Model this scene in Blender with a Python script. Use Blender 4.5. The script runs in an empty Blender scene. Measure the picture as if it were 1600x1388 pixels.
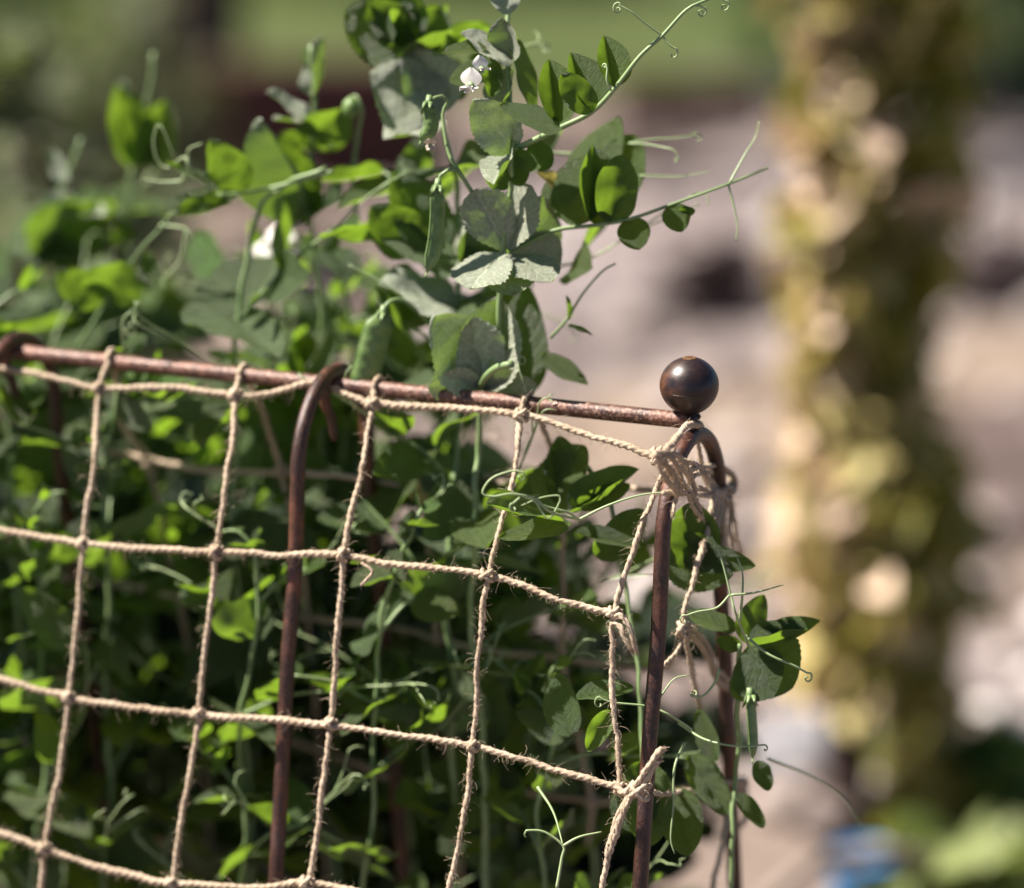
import bpy, math, random
from mathutils import Vector, Matrix, noise as mnoise

S = bpy.context.scene
COL = S.collection
V3 = Vector
R = random.Random(7)
rad = math.radians

# ------------------------------------------------------------------ camera
PITCH = rad(16.0)
FPX = 135.0 / 36.0 * 1600.0
FWD = V3((0, math.cos(PITCH), -math.sin(PITCH)))
UPC = V3((0, math.sin(PITCH), math.cos(PITCH)))
RGT = V3((1, 0, 0))
RAILZ = 0.75
RAIL_END = V3((0, 0, RAILZ))


def ray(px, py):
    return FWD + RGT * ((px - 800.0) / FPX) + UPC * ((694.0 - py) / FPX)


CAM = RAIL_END - ray(1072, 657) * 2.13


def at(px, py, d):
    """world point seen at photo pixel (px, py), d metres along the lens axis"""
    return CAM + ray(px, py) * d


def ground_at(px, py, z=0.0):
    r = ray(px, py)
    return CAM + r * ((z - CAM.z) / r.z)


def ydist(px, py, y):
    """point on the pixel's ray whose world y is y"""
    r = ray(px, py)
    return CAM + r * ((y - CAM.y) / r.y)


def camdir(x, y, z):
    """direction given as right / up / towards the viewer"""
    return (RGT * x + UPC * y - FWD * z).normalized()


SUN = camdir(-.595, .775, .17)                        # towards the sun
_r = ray(0, 548)
RAIL_FAR = CAM + _r * ((RAILZ - CAM.z) / _r.z)
RD = (RAIL_FAR - RAIL_END).normalized()            # along the rail, away to the left
HD = V3((RD.y, -RD.x, 0)) * -1                       # across the rail
if HD.y > 0:
    HD = -HD                                         # towards the viewer


def interp(tab, x):
    if x <= tab[0][0]:
        return tab[0][1]
    for (a, b), (c, d) in zip(tab, tab[1:]):
        if x <= c:
            return b + (d - b) * (x - a) / (c - a)
    return tab[-1][1]


NET_FRONT = [(-0.01, 0.007), (0.0, 0.008), (0.015, 0.020), (0.045, 0.048), (0.075, 0.061), (0.16, 0.080), (0.25, 0.106), (0.5, 0.16)]
NET_BACK = [(-0.01, 0.007), (0.0, 0.008), (0.03, 0.035), (0.06, 0.056), (0.16, 0.080), (0.25, 0.10), (0.5, 0.15)]


def net_pt(px, py, back=False, extra=0.0):
    lo, hi = 1.7, 3.2
    prof = NET_BACK if back else NET_FRONT
    sg = -1 if back else 1
    for _ in range(50):
        m = (lo + hi) / 2
        p = at(px, py, m)
        h = (p - RAIL_END).dot(HD) * 1.0
        w = interp(prof, RAILZ - p.z) + extra
        if h > sg * w:
            lo = m
        else:
            hi = m
    return at(px, py, (lo + hi) / 2)


def hoop_pt(px, py, s=0.0, fwd=0.0):
    """point on the pixel's ray in the plane of the hoop at distance s along the rail"""
    r = ray(px, py)
    q = RAIL_END + RD * s
    p = CAM + r * ((q - CAM).dot(RD) / r.dot(RD))
    return p - r.normalized() * fwd


# ------------------------------------------------------------------ objects
def tag(o, label=None, cat=None, group=None, kind=None):
    if label: o['label'] = label
    if cat: o['category'] = cat
    if group: o['group'] = group
    if kind: o['kind'] = kind
    return o


def thing(name, label, cat, loc=(0, 0, 0), group=None):
    o = bpy.data.objects.new(name, None)
    COL.objects.link(o)
    o.location = loc
    o.empty_display_size = 0.02
    return tag(o, label, cat, group)


class MB:
    def __init__(self):
        self.v, self.f, self.uv = [], [], []

    def add(self, vs, fs, uvs=None):
        b = len(self.v)
        self.v += [tuple(x) for x in vs]
        self.f += [tuple(i + b for i in f) for f in fs]
        self.uv += list(uvs) if uvs else [(0.0, 0.0)] * len(vs)

    def mesh(self, name, mat, smooth=True, origin=None):
        me = bpy.data.meshes.new(name)
        vs = self.v
        if origin is not None:
            ox, oy, oz = origin
            vs = [(x - ox, y - oy, z - oz) for x, y, z in vs]
        me.from_pydata(vs, [], self.f)
        me.materials.append(mat)
        me.polygons.foreach_set('use_smooth', [smooth] * len(me.polygons))
        ul = me.uv_layers.new(name='UVMap')
        flat = []
        for lo in me.loops:
            flat += self.uv[lo.vertex_index]
        ul.data.foreach_set('uv', flat)
        me.update()
        return me

    def build(self, name, mat, parent=None, smooth=True):
        """one mesh object; the coordinates are world coordinates"""
        org = parent.location if parent is not None else None
        if parent is not None and parent.parent is not None:
            org = parent.parent.location + parent.location
        if parent is None:
            n = len(self.v)
            org = V3((sum(p[0] for p in self.v) / n, sum(p[1] for p in self.v) / n, min(p[2] for p in self.v)))
        o = bpy.data.objects.new(name, self.mesh(name, mat, smooth, org))
        COL.objects.link(o)
        if parent is not None:
            o.parent = parent
        else:
            o.location = org
        return o


def catmull(pts, step):
    pts = [V3(p) for p in pts]
    if len(pts) == 2:
        n = max(1, int((pts[1] - pts[0]).length / step))
        return [pts[0].lerp(pts[1], i / n) for i in range(n + 1)]
    P = [pts[0] * 2 - pts[1]] + pts + [pts[-1] * 2 - pts[-2]]
    out = []
    for i in range(1, len(P) - 2):
        a, b, c, d = P[i - 1], P[i], P[i + 1], P[i + 2]
        n = max(1, int((c - b).length / step))
        for k in range(n):
            t = k / n
            t2, t3 = t * t, t * t * t
            out.append(0.5 * ((2 * b) + (c - a) * t + (2 * a - 5 * b + 4 * c - d) * t2 + (3 * b - a - 3 * c + d) * t3))
    out.append(pts[-1])
    return out


def frames(path):
    n = len(path)
    T = []
    for i in range(n):
        t = path[min(i + 1, n - 1)] - path[max(i - 1, 0)]
        T.append(t.normalized() if t.length > 1e-9 else V3((0, 0, 1)))
    u = T[0].orthogonal().normalized()
    out = []
    for t in T:
        u = u - t * u.dot(t)
        u = u.normalized() if u.length > 1e-6 else t.orthogonal().normalized()
        out.append((t, u, t.cross(u)))
    return out


def tube(mb, path, rfun, sides=8, cap=True, lobes=0, pitch=0.0, flat=1.0):
    """sweep a round (or plied) section along path; rfun(t in 0..1) -> radius"""
    fr = frames(path)
    n = len(path)
    vs, fs, uvs = [], [], []
    acc = 0.0
    for i, (p, (t, u, w)) in enumerate(zip(path, fr)):
        if i: acc += (path[i] - path[i - 1]).length
        r = rfun(i / max(1, n - 1))
        ph = acc / pitch * 2 * math.pi if pitch else 0.0
        for k in range(sides):
            a = 2 * math.pi * k / sides
            rr = r
            if lobes:
                rr = r * (0.62 + 0.54 * abs(math.cos(lobes * 0.5 * (a + ph / lobes * 1.0))))
            vs.append(p + u * (math.cos(a) * rr) + w * (math.sin(a) * rr * flat))
            uvs.append((acc * 100.0, k / sides))
    for i in range(n - 1):
        for k in range(sides):
            k2 = (k + 1) % sides
            fs.append((i * sides + k, i * sides + k2, (i + 1) * sides + k2, (i + 1) * sides + k))
    if cap:
        fs.append(tuple(range(sides - 1, -1, -1)))
        fs.append(tuple((n - 1) * sides + k for k in range(sides)))
    mb.add(vs, fs, uvs)


def lathe(mb, base, prof, seg=40):
    vs, fs = [], []
    for (r, z) in prof:
        for k in range(seg):
            a = 2 * math.pi * k / seg
            vs.append(base + V3((math.cos(a) * r, math.sin(a) * r, z)))
    for i in range(len(prof) - 1):
        for k in range(seg):
            k2 = (k + 1) % seg
            fs.append((i * seg + k, i * seg + k2, (i + 1) * seg + k2, (i + 1) * seg + k))
    fs.append(tuple(range(seg - 1, -1, -1)))
    fs.append(tuple((len(prof) - 1) * seg + k for k in range(seg)))
    mb.add(vs, fs)


# ------------------------------------------------------------------ materials
class N:
    def __init__(self, name):
        self.m = bpy.data.materials.new(name)
        self.m.use_nodes = True
        self.t = self.m.node_tree
        self.t.nodes.clear()
        self.out = self.n('ShaderNodeOutputMaterial')

    def n(self, typ, **kw):
        x = self.t.nodes.new(typ)
        for k, v in kw.items():
            setattr(x, k, v)
        return x

    def l(self, a, b):
        self.t.links.new(a, b)

    def noise(self, scale, detail=4, rough=0.55, coord='Object', sc=None, dist=0.0):
        tc = self.n('ShaderNodeTexCoord')
        x = self.n('ShaderNodeTexNoise')
        x.inputs['Scale'].default_value = scale
        x.inputs['Detail'].default_value = detail
        x.inputs['Roughness'].default_value = rough
        x.inputs['Distortion'].default_value = dist
        if sc:
            mp = self.n('ShaderNodeMapping')
            mp.inputs['Scale'].default_value = sc
            self.l(tc.outputs[coord], mp.inputs['Vector'])
            self.l(mp.outputs['Vector'], x.inputs['Vector'])
        else:
            self.l(tc.outputs[coord], x.inputs['Vector'])
        return x.outputs['Fac']

    def ramp(self, fac, stops):
        x = self.n('ShaderNodeValToRGB')
        cr = x.color_ramp
        while len(cr.elements) < len(stops):
            cr.elements.new(0.5)
        for e, (p, c) in zip(cr.elements, stops):
            e.position = p
            e.color = tuple(c) + (1.0,) if len(c) == 3 else c
        self.l(fac, x.inputs['Fac'])
        return x.outputs['Color']

    def mix(self, fac, a, b, typ='MIX'):
        x = self.n('ShaderNodeMix', data_type='RGBA', blend_type=typ)
        for s, val in ((x.inputs[0], fac), (x.inputs[6], a), (x.inputs[7], b)):
            if hasattr(val, 'node'):
                self.l(val, s)
            elif isinstance(val, (int, float)):
                s.default_value = val
            else:
                s.default_value = tuple(val) + (1.0,)
        return x.outputs[2]

    def math(self, op, a, b=0.0, c=0.0):
        x = self.n('ShaderNodeMath', operation=op)
        for s, val in zip(x.inputs, (a, b, c)):
            if hasattr(val, 'node'):
                self.l(val, s)
            else:
                s.default_value = val
        return x.outputs[0]

    def bump(self, h, strength, dist):
        x = self.n('ShaderNodeBump')
        x.inputs['Strength'].default_value = strength
        x.inputs['Distance'].default_value = dist
        self.l(h, x.inputs['Height'])
        return x.outputs['Normal']

    def bsdf(self, col, rough=0.6, spec=0.4, metal=0.0, normal=None):
        p = self.n('ShaderNodeBsdfPrincipled')
        for k, val in (('Base Color', col), ('Roughness', rough), ('Specular IOR Level', spec), ('Metallic', metal)):
            if hasattr(val, 'node'):
                self.l(val, p.inputs[k])
            elif isinstance(val, (int, float)):
                p.inputs[k].default_value = val
            else:
                p.inputs[k].default_value = tuple(val) + (1.0,)
        if normal is not None:
            self.l(normal, p.inputs['Normal'])
        return p

    def done(self, sh):
        self.l(sh.outputs[0], self.out.inputs['Surface'])
        return self.m


def leaf_material(name, top, under, trans, tfac=0.42, rough=0.42, spec=0.5, sheen=0.0, fleck=0.0):
    k = N(name)
    uv = k.n('ShaderNodeUVMap')
    sp = k.n('ShaderNodeSeparateXYZ')
    k.l(uv.outputs['UV'], sp.inputs[0])
    av = k.math('ABSOLUTE', sp.outputs['Y'])
    # midrib and side veins
    mid = k.math('SUBTRACT', 1.0, k.math('MINIMUM', k.math('DIVIDE', av, 0.05), 1.0))
    fr = k.math('FRACT', k.math('SUBTRACT', k.math('MULTIPLY', sp.outputs['X'], 6.5), k.math('MULTIPLY', av, 2.0)))
    side = k.math('SUBTRACT', 1.0, k.math('MINIMUM', k.math('DIVIDE', k.math('ABSOLUTE', k.math('SUBTRACT', fr, 0.5)), 0.085), 1.0))
    vein = k.math('MAXIMUM', mid, k.math('MULTIPLY', side, 0.8))
    oi = k.n('ShaderNodeObjectInfo')
    nz = k.noise(55, 4, 0.6)
    fine = k.noise(420, 3, 0.6)
    big = k.noise(19, 2, 0.5)
    col = k.mix(k.ramp(nz, [(0.36, (0, 0, 0)), (0.66, (1, 1, 1))]), top, [c * 0.58 for c in top])
    col = k.mix(k.ramp(big, [(0.42, (0, 0, 0)), (0.66, (0.75, 0.75, 0.75))]), col, [top[0] * 1.5 + 0.03, top[1] * 1.4 + 0.035, top[2] * 1.7 + 0.03])
    col = k.mix(k.math('MULTIPLY', fine, 0.35), col, [c * 1.5 for c in top])
    col = k.mix(k.math('MULTIPLY', vein, 0.75), col, [min(1, c * 2.0 + 0.03) for c in top])
    if fleck:
        fl = k.noise(150, 5, 0.75, dist=0.6)
        col = k.mix(k.math('MULTIPLY', k.ramp(fl, [(0.52, (0, 0, 0)), (0.62, (1, 1, 1))]), fleck), col, (0.44, 0.49, 0.38))
    yel = k.noise(34, 3, 0.6)
    sick = k.math('GREATER_THAN', k.math('FRACT', k.math('MULTIPLY', oi.outputs['Random'], 7.7)), 0.72)
    col = k.mix(k.math('MULTIPLY', sick, k.ramp(yel, [(0.55, (0, 0, 0)), (0.68, (0.7, 0.7, 0.7))])), col, (0.22, 0.19, 0.05))
    geo = k.n('ShaderNodeNewGeometry')
    col = k.mix(geo.outputs['Backfacing'], col, under)
    hs = k.n('ShaderNodeHueSaturation')
    k.l(col, hs.inputs['Color'])
    k.l(k.math('ADD', 0.485, k.math('MULTIPLY', oi.outputs['Random'], 0.03)), hs.inputs['Hue'])
    k.l(k.math('ADD', 0.72, k.math('MULTIPLY', k.math('FRACT', k.math('MULTIPLY', oi.outputs['Random'], 17.3)), 0.55)), hs.inputs['Value'])
    h = k.math('ADD', k.math('MULTIPLY', vein, -0.5), k.math('MULTIPLY', nz, 1.2))
    nrm = k.bump(h, 0.9, 0.0018)
    rg = k.math('ADD', rough - 0.06, k.math('MULTIPLY', fine, 0.16))
    p = k.bsdf(hs.outputs['Color'], rg, spec, 0.0, nrm)
    if sheen:
        p.inputs['Sheen Weight'].default_value = sheen
        p.inputs['Sheen Roughness'].default_value = 0.5
    tr = k.n('ShaderNodeBsdfTranslucent')
    tcol = k.mix(k.math('MULTIPLY', vein, 0.5), trans, [c * 0.5 for c in trans])
    tcol = k.mix(k.math('MULTIPLY', nz, 0.6), tcol, [c * 0.6 for c in trans])
    k.l(tcol, tr.inputs['Color'])
    mx = k.n('ShaderNodeMixShader')
    mx.inputs[0].default_value = tfac
    k.l(p.outputs[0], mx.inputs[1])
    k.l(tr.outputs[0], mx.inputs[2])
    return k.done(mx)


M = {}
M['leaf'] = leaf_material('pea leaf', (0.042, 0.074, 0.014), (0.062, 0.095, 0.034), (0.27, 0.45, 0.03), 0.40, 0.37, 0.6)
M['stipule'] = leaf_material('pea stipule', (0.088, 0.122, 0.055), (0.070, 0.10, 0.042), (0.26, 0.43, 0.03), 0.36, 0.38, 0.55, 0.0, 0.85)
M['waxy'] = leaf_material('waxy sunlit stipule', (0.38, 0.42, 0.295), (0.19, 0.235, 0.135), (0.24, 0.40, 0.03), 0.26, 0.42, 0.7, 0.0, 0.7)  # waxy bloom plus painted sunlight, far paler than the plain stipule
M['shade_leaf'] = leaf_material('shade-painted pea leaf', (0.012, 0.026, 0.007), (0.018, 0.032, 0.011), (0.06, 0.12, 0.008), 0.25, 0.5, 0.3)  # near-black copy of the pea leaf, shade put into its colour
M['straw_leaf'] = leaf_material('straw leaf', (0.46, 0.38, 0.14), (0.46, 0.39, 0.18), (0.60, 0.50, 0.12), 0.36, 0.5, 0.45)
M['leaf_young'] = leaf_material('young pea leaf', (0.09, 0.16, 0.04), (0.13, 0.19, 0.07), (0.30, 0.50, 0.03), 0.42, 0.42, 0.5)
M['olive_leaf'] = leaf_material('olive leaf', (0.155, 0.155, 0.024), (0.16, 0.16, 0.035), (0.42, 0.41, 0.035), 0.42, 0.5, 0.4)
M['dark_leaf'] = leaf_material('dark leaf', (0.038, 0.072, 0.021), (0.051, 0.085, 0.034), (0.128, 0.230, 0.025), 0.35, 0.5, 0.4)
M['grey_leaf'] = leaf_material('grey green leaf', (0.120, 0.136, 0.068), (0.144, 0.160, 0.096), (0.208, 0.264, 0.056), 0.35, 0.55, 0.35)
M['purple_leaf'] = leaf_material('dark purple leaf', (0.060, 0.040, 0.038), (0.070, 0.048, 0.046), (0.06, 0.03, 0.03), 0.25, 0.5, 0.35)
M['mid_leaf'] = leaf_material('mid green leaf', (0.075, 0.13, 0.035), (0.09, 0.15, 0.05), (0.24, 0.40, 0.04), 0.4, 0.5, 0.4)
M['lime_leaf'] = leaf_material('lime leaf', (0.15, 0.19, 0.06), (0.17, 0.21, 0.08), (0.30, 0.38, 0.07), 0.38, 0.5, 0.4)
M['sunlit_leaf'] = leaf_material('sunlit tan leaf', (0.64, 0.50, 0.32), (0.64, 0.51, 0.35), (0.64, 0.50, 0.26), 0.30, 0.5, 0.45)  # cream blades that paint sunlight onto the climber column


def simple(name, c1, c2, scale, rough=0.6, spec=0.4, bump=0.3, bd=0.002, metal=0.0, coord='Object', sc=None, lo=0.35, hi=0.65):
    k = N(name)
    nz = k.noise(scale, 6, 0.6, coord, sc)
    col = k.ramp(nz, [(lo, c1), (hi, c2)])
    return k.done(k.bsdf(col, rough, spec, metal, k.bump(nz, bump, bd)))


M['stem'] = simple('pea stem', (0.144, 0.216, 0.081), (0.216, 0.297, 0.126), 60, 0.45, 0.5, 0.2, 0.0006)
M['tendril'] = simple('tendril', (0.234, 0.324, 0.144), (0.324, 0.396, 0.198), 80, 0.45, 0.5, 0.1, 0.0003)
M['pod'] = simple('pea pod', (0.10, 0.17, 0.04), (0.16, 0.24, 0.075), 160, 0.45, 0.5, 0.35, 0.0006)
M['petal'] = simple('white petal', (0.60, 0.585, 0.53), (0.70, 0.68, 0.63), 120, 0.75, 0.15, 0.2, 0.0005)
M['withered'] = simple('withered petal', (0.42, 0.34, 0.24), (0.62, 0.55, 0.44), 180, 0.8, 0.2, 0.8, 0.001)


def jute():
    k = N('jute twine')
    a = k.noise(55, 3, 0.6)
    b = k.noise(900, 4, 0.7, sc=(1, 1, 1))
    c1 = k.ramp(a, [(0.3, (0.52, 0.405, 0.29)), (0.7, (0.70, 0.57, 0.435))])
    e = k.noise(24, 4, 0.6)
    c1 = k.mix(k.ramp(e, [(0.52, (0, 0, 0)), (0.70, (0.6, 0.6, 0.6))]), c1, (0.34, 0.255, 0.18))
    c2 = k.mix(k.math('MULTIPLY', b, 0.7), c1, (0.27, 0.19, 0.12))
    p = k.bsdf(c2, 0.85, 0.2, 0.0, k.bump(b, 0.6, 0.0006))
    tr = k.n('ShaderNodeBsdfTranslucent')
    tr.inputs['Color'].default_value = (0.6, 0.45, 0.28, 1)
    mx = k.n('ShaderNodeMixShader')
    mx.inputs[0].default_value = 0.12
    k.l(p.outputs[0], mx.inputs[1]); k.l(tr.outputs[0], mx.inputs[2])
    return k.done(mx)


M['jute'] = jute()


def rust(name, c, flake, fl):
    k = N(name)
    a = k.noise(70, 8, 0.65, sc=(1, 1, 0.6))
    b = k.noise(600, 6, 0.7)
    e = k.noise(28, 5, 0.6)
    pit = k.noise(230, 5, 0.7)
    base = k.ramp(a, [(0.34, c[0]), (0.50, c[1]), (0.66, c[2])])
    col = k.mix(k.ramp(b, [(0.50, (0, 0, 0)), (0.62, (fl, fl, fl))]), base, flake)
    col = k.mix(k.ramp(e, [(0.58, (0, 0, 0)), (0.70, (0.6, 0.6, 0.6))]), col, (0.07, 0.04, 0.04))
    col = k.mix(k.ramp(pit, [(0.58, (0, 0, 0)), (0.66, (0.85, 0.85, 0.85))]), col, (0.022, 0.011, 0.009))
    rg = k.ramp(a, [(0.3, (0.32,) * 3), (0.7, (0.55,) * 3)])
    h = k.math('ADD', a, k.math('MULTIPLY', b, 0.7))
    return k.done(k.bsdf(col, rg, 0.6, 0.2, k.bump(h, 0.5, 0.0012)))


M['hoop_rust'] = rust('brown steel', ((0.012, 0.006, 0.005), (0.042, 0.016, 0.010), (0.14, 0.048, 0.024)), (0.15, 0.06, 0.032), 0.5)
M['rust'] = rust('rusted steel', ((0.024, 0.011, 0.008), (0.085, 0.033, 0.021), (0.19, 0.078, 0.048)), (0.36, 0.21, 0.15), 1.0)


def finial_mat():
    k = N('dark plum painted steel')
    a = k.noise(90, 6, 0.65)
    b = k.noise(1100, 4, 0.7)
    tc = k.n('ShaderNodeTexCoord')
    sp = k.n('ShaderNodeSeparateXYZ')
    k.l(tc.outputs['Object'], sp.inputs[0])
    base = k.ramp(a, [(0.36, (0.009, 0.005, 0.005)), (0.58, (0.020, 0.010, 0.010)), (0.75, (0.050, 0.021, 0.014))])
    col = k.mix(k.ramp(b, [(0.66, (0, 0, 0)), (0.76, (0.7, 0.7, 0.7))]), base, (0.12, 0.07, 0.055))
    low = k.math('MULTIPLY', k.math('MINIMUM', k.math('MAXIMUM', k.math('MULTIPLY', sp.outputs['X'], -90.0), 0.0), 1.0), k.ramp(a, [(0.42, (0, 0, 0)), (0.62, (0.9, 0.9, 0.9))]))
    col = k.mix(low, col, (0.10, 0.04, 0.02))
    return k.done(k.bsdf(col, k.math('ADD', 0.27, k.math('MULTIPLY', a, 0.22)), 0.5, 0.0, k.bump(k.math('ADD', a, k.math('MULTIPLY', b, 0.3)), 0.22, 0.0008)))


M['finial'] = finial_mat()
M['orange_rust'] = simple('orange rust', (0.15, 0.075, 0.028), (0.05, 0.025, 0.016), 500, 0.8, 0.2, 0.6, 0.001)

# ------------------------------------------------------------------ trellis frame
ROD = 0.0044
frame = thing('trellis_frame', 'rusty steel trellis of hoops and a top rail ending in a dark ball finial', 'trellis', (0, 0, 0))
mb = MB()
far = RAIL_END + RD * 0.95
tube(mb, catmull([RAIL_END - RD * 0.001, RAIL_END + RD * 0.4, far], 0.006), lambda t: 0.0047, 14)
mb.build('rail', M['rust'], frame)


def hoop(s, top, back_only=False):
    q = RAIL_END + RD * s
    Rr = 0.050
    pts = []
    zt = RAILZ + top
    lean = 0.17
    hs = []
    for k in range(0, 13):
        a = math.pi / 2 * k / 12
        hs.append((math.sin(a) * Rr, zt - Rr + math.cos(a) * Rr))
    legs = []
    z = hs[-1][1]
    while z > 0.02:
        z -= 0.05
        dd = hs[-1][1] - z
        legs.append((Rr + lean * dd * min(1, dd / 0.08), z))
    half = hs[1:] + legs
    prof = [(-h, z) for h, z in reversed(half)] + [hs[0]] + half
    path = catmull([q + HD * h + V3((0, 0, z - q.z)) for h, z in prof], 0.006)
    m = MB()
    tube(m, path, lambda t: ROD, 14)
    return m.build('hoop', M['hoop_rust'], frame)


def s_of(px, py):
    p = CAM + ray(px, py) * ((RAILZ - CAM.z) / ray(px, py).z)
    return (p - RAIL_END).dot(RD)


S_MID = s_of(520, 600)
S_LEFT = s_of(18, 552)
S_END = s_of(1082, 658)
hoop(S_END, -0.0092)
hoop(S_MID, 0.0072)
hoop(S_LEFT, 0.0072)
hoop(S_LEFT * 2 - S_MID, 0.0072)
for s in (S_MID, S_LEFT, S_LEFT * 2 - S_MID):
    m = MB()
    q = RAIL_END + RD * s
    pa = [q + HD * 0.004 + V3((0, 0, 0.0085)), q + HD * 0.011 + RD * 0.0 + V3((0, 0, 0.002)), q + HD * 0.0095 + V3((0, 0, -0.009)), q + HD * 0.006 - RD * 0.002 + V3((0, 0, -0.018)), q + HD * 0.004 - RD * 0.003 + V3((0, 0, -0.032))]
    tube(m, catmull(pa, 0.003), lambda t: 0.0042 * (1 - 0.45 * t), 10)
    m.build('rail_hook', M['hoop_rust'], frame)

# ball finial
ballc = at(1077, 602, 2.128)
fin_base = V3((ballc.x, ballc.y, RAILZ + 0.001))
fin = MB()
cz = ballc.z - fin_base.z
RB = 0.0163
prof = [(0.0030, -0.0045), (0.0046, -0.002), (0.0052, 0.0), (0.0044, 0.0012), (0.0040, 0.0016), (0.0058, 0.0024), (0.0066, 0.0032), (0.0056, 0.0042), (0.0050, 0.0048), (0.0060, 0.006)]
for r_, z_ in ((0.0052, 0.0070), (0.0048, 0.0078), (0.0050, 0.0086)):
    prof.append((r_, z_))
prof = [p for p in prof if p[1] < cz - RB * 0.94]
for k in range(0, 36):
    a = rad(-66) + (rad(84) - rad(-66)) * k / 35
    low = max(0.0, math.sin(-a))
    rr = RB * math.cos(a) * (1 + 0.012 * math.cos(2 * a)) - (0.0010 * low ** 6)
    zz = RB * 0.975 * math.sin(a) - 0.0012 * low ** 3
    prof.append((rr, cz + zz))
lathe(fin, fin_base, prof, 48)
fo = fin.build('ball_finial', M['finial'], frame)
wb = MB()
rgw = random.Random(5)
for k in range(9):
    a = 2 * math.pi * k / 9
    c = fin_base + V3((math.cos(a) * 0.0048, math.sin(a) * 0.0048, rgw.uniform(-0.0045, 0.003)))
    rr_ = rgw.uniform(0.0012, 0.0022)
    lathe(wb, c, [(rr_ * math.sin(math.pi * q / 6) + 0.00005, -rr_ * math.cos(math.pi * q / 6)) for q in range(7)], 9)
wb.build('weld_bead', M['hoop_rust'], fo)
cap = MB()
ztop = prof[-1][1]
lathe(cap, fin_base, [(0.0042, ztop - 0.0008), (0.0040, ztop - 0.0002), (0.0030, ztop + 0.00025), (0.0014, ztop + 0.0001), (0.0006, ztop)], 24)
cap.build('rust_spot', M['orange_rust'], fo)
seam = MB()
sp_ = []
for k in range(9):
    a = rad(-150 + 12 * k + 6)
    sp_.append(fin_base + V3((math.cos(a) * RB * 0.995, math.sin(a) * RB * 0.995, cz - 0.0022)))
tube(seam, catmull(sp_, 0.001), lambda t: 0.00030 * math.sin(math.pi * max(0.02, min(0.98, t))), 6)
seam.build('weld_seam', M['finial'], fo)

# ------------------------------------------------------------------ jute netting
net = thing('jute_netting', 'fuzzy tan jute netting draped over the rusty trellis rail and tied to its end hoop', 'netting', (0, 0, 0))
TW = 0.00178
TWV = 0.00148


def rv(rng, s=1.0):
    return V3((rng.uniform(-s, s), rng.uniform(-s, s), rng.uniform(-s, s)))


def fuzz(mb, path, r, dens, rng, lmin=0.0010, lmax=0.0040):
    fr = frames(path)
    L = sum((path[i + 1] - path[i]).length for i in range(len(path) - 1))
    for _ in range(int(L * 1000 * dens)):
        i = rng.randrange(len(path))
        t, u, w = fr[i]
        a = rng.uniform(0, 2 * math.pi)
        d = u * math.cos(a) + w * math.sin(a)
        ln = rng.uniform(lmin, lmax) * (0.4 if rng.random() < 0.75 else 1.0)
        dirn = (d * rng.uniform(0.35, 1.0) + t * rng.uniform(-1, 1) + V3((0, 0, -0.25))).normalized()
        cur = V3((rng.uniform(-1, 1), rng.uniform(-1, 1), rng.uniform(-1.2, 0.6)))
        p = path[i] + d * r * 0.7
        pts = [p]
        if rng.random() < 0.09:
            ln = rng.uniform(0.004, 0.010)
            cur = cur * 1.8
        for k in range(5):
            p = p + dirn * ln / 5
            dirn = (dirn + cur * 0.34 + rv(rng, 0.22)).normalized()
            pts.append(p)
        tube(mb, pts, lambda t: 0.00010 * (1 - 0.4 * t), 3, cap=False)


def wobble(path, amp, sc, seed):
    out = []
    for i, p in enumerate(path):
        q = p * sc + V3((seed * 3.1, seed * 1.7, 0))
        out.append(p + V3((mnoise.noise(q), mnoise.noise(q + V3((9, 0, 0))), mnoise.noise(q + V3((0, 7, 0))))) * amp)
    return out


_sd = [0]


def twine(name, pts, r=TW, dens=6.5, parent=None, fray=False, step=0.0007):
    _sd[0] += 1
    rng = random.Random(_sd[0] * 13 + 5)
    path = wobble(wobble(catmull(pts, step), 0.0007, 160, _sd[0]), 0.0014, 38, _sd[0] + 50)
    m = MB()
    ph = rng.uniform(0, 9)
    def rf(t, L=len(path)):
        k = 1.0 + 0.34 * mnoise.noise(V3((t * L * 0.035 + ph, ph, 0)))
        if fray and t > 0.8:
            k *= 1.0 + 0.5 * (t - 0.8)
        return r * k
    tube(m, path, rf, 12, True, lobes=3, pitch=0.0046)
    fuzz(m, path, r, dens, rng)
    if fray:
        e = path[-1]
        t = (path[-1] - path[-6]).normalized()
        for _ in range(22):
            d = (t * 1.8 + V3((rng.uniform(-1, 1), rng.uniform(-1, 1), rng.uniform(-1, 1))) * 0.75).normalized()
            p = e - t * 0.002 + V3((rng.uniform(-1, 1), rng.uniform(-1, 1), rng.uniform(-1, 1))) * r * 0.5
            ln = rng.uniform(0.002, 0.006)
            tube(m, [p, p + d * ln * 0.5, p + d * ln + V3((0, 0, -0.001))], lambda q: 0.00022 * (1 - 0.5 * q), 4, cap=False)
    return m.build(name, M['jute'], parent or net)


FR = lambda pts, e=0.0: [net_pt(x, y, False, e) for x, y in pts]
BK = lambda pts, e=0.0: [net_pt(x, y, True, e) for x, y in pts]

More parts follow.
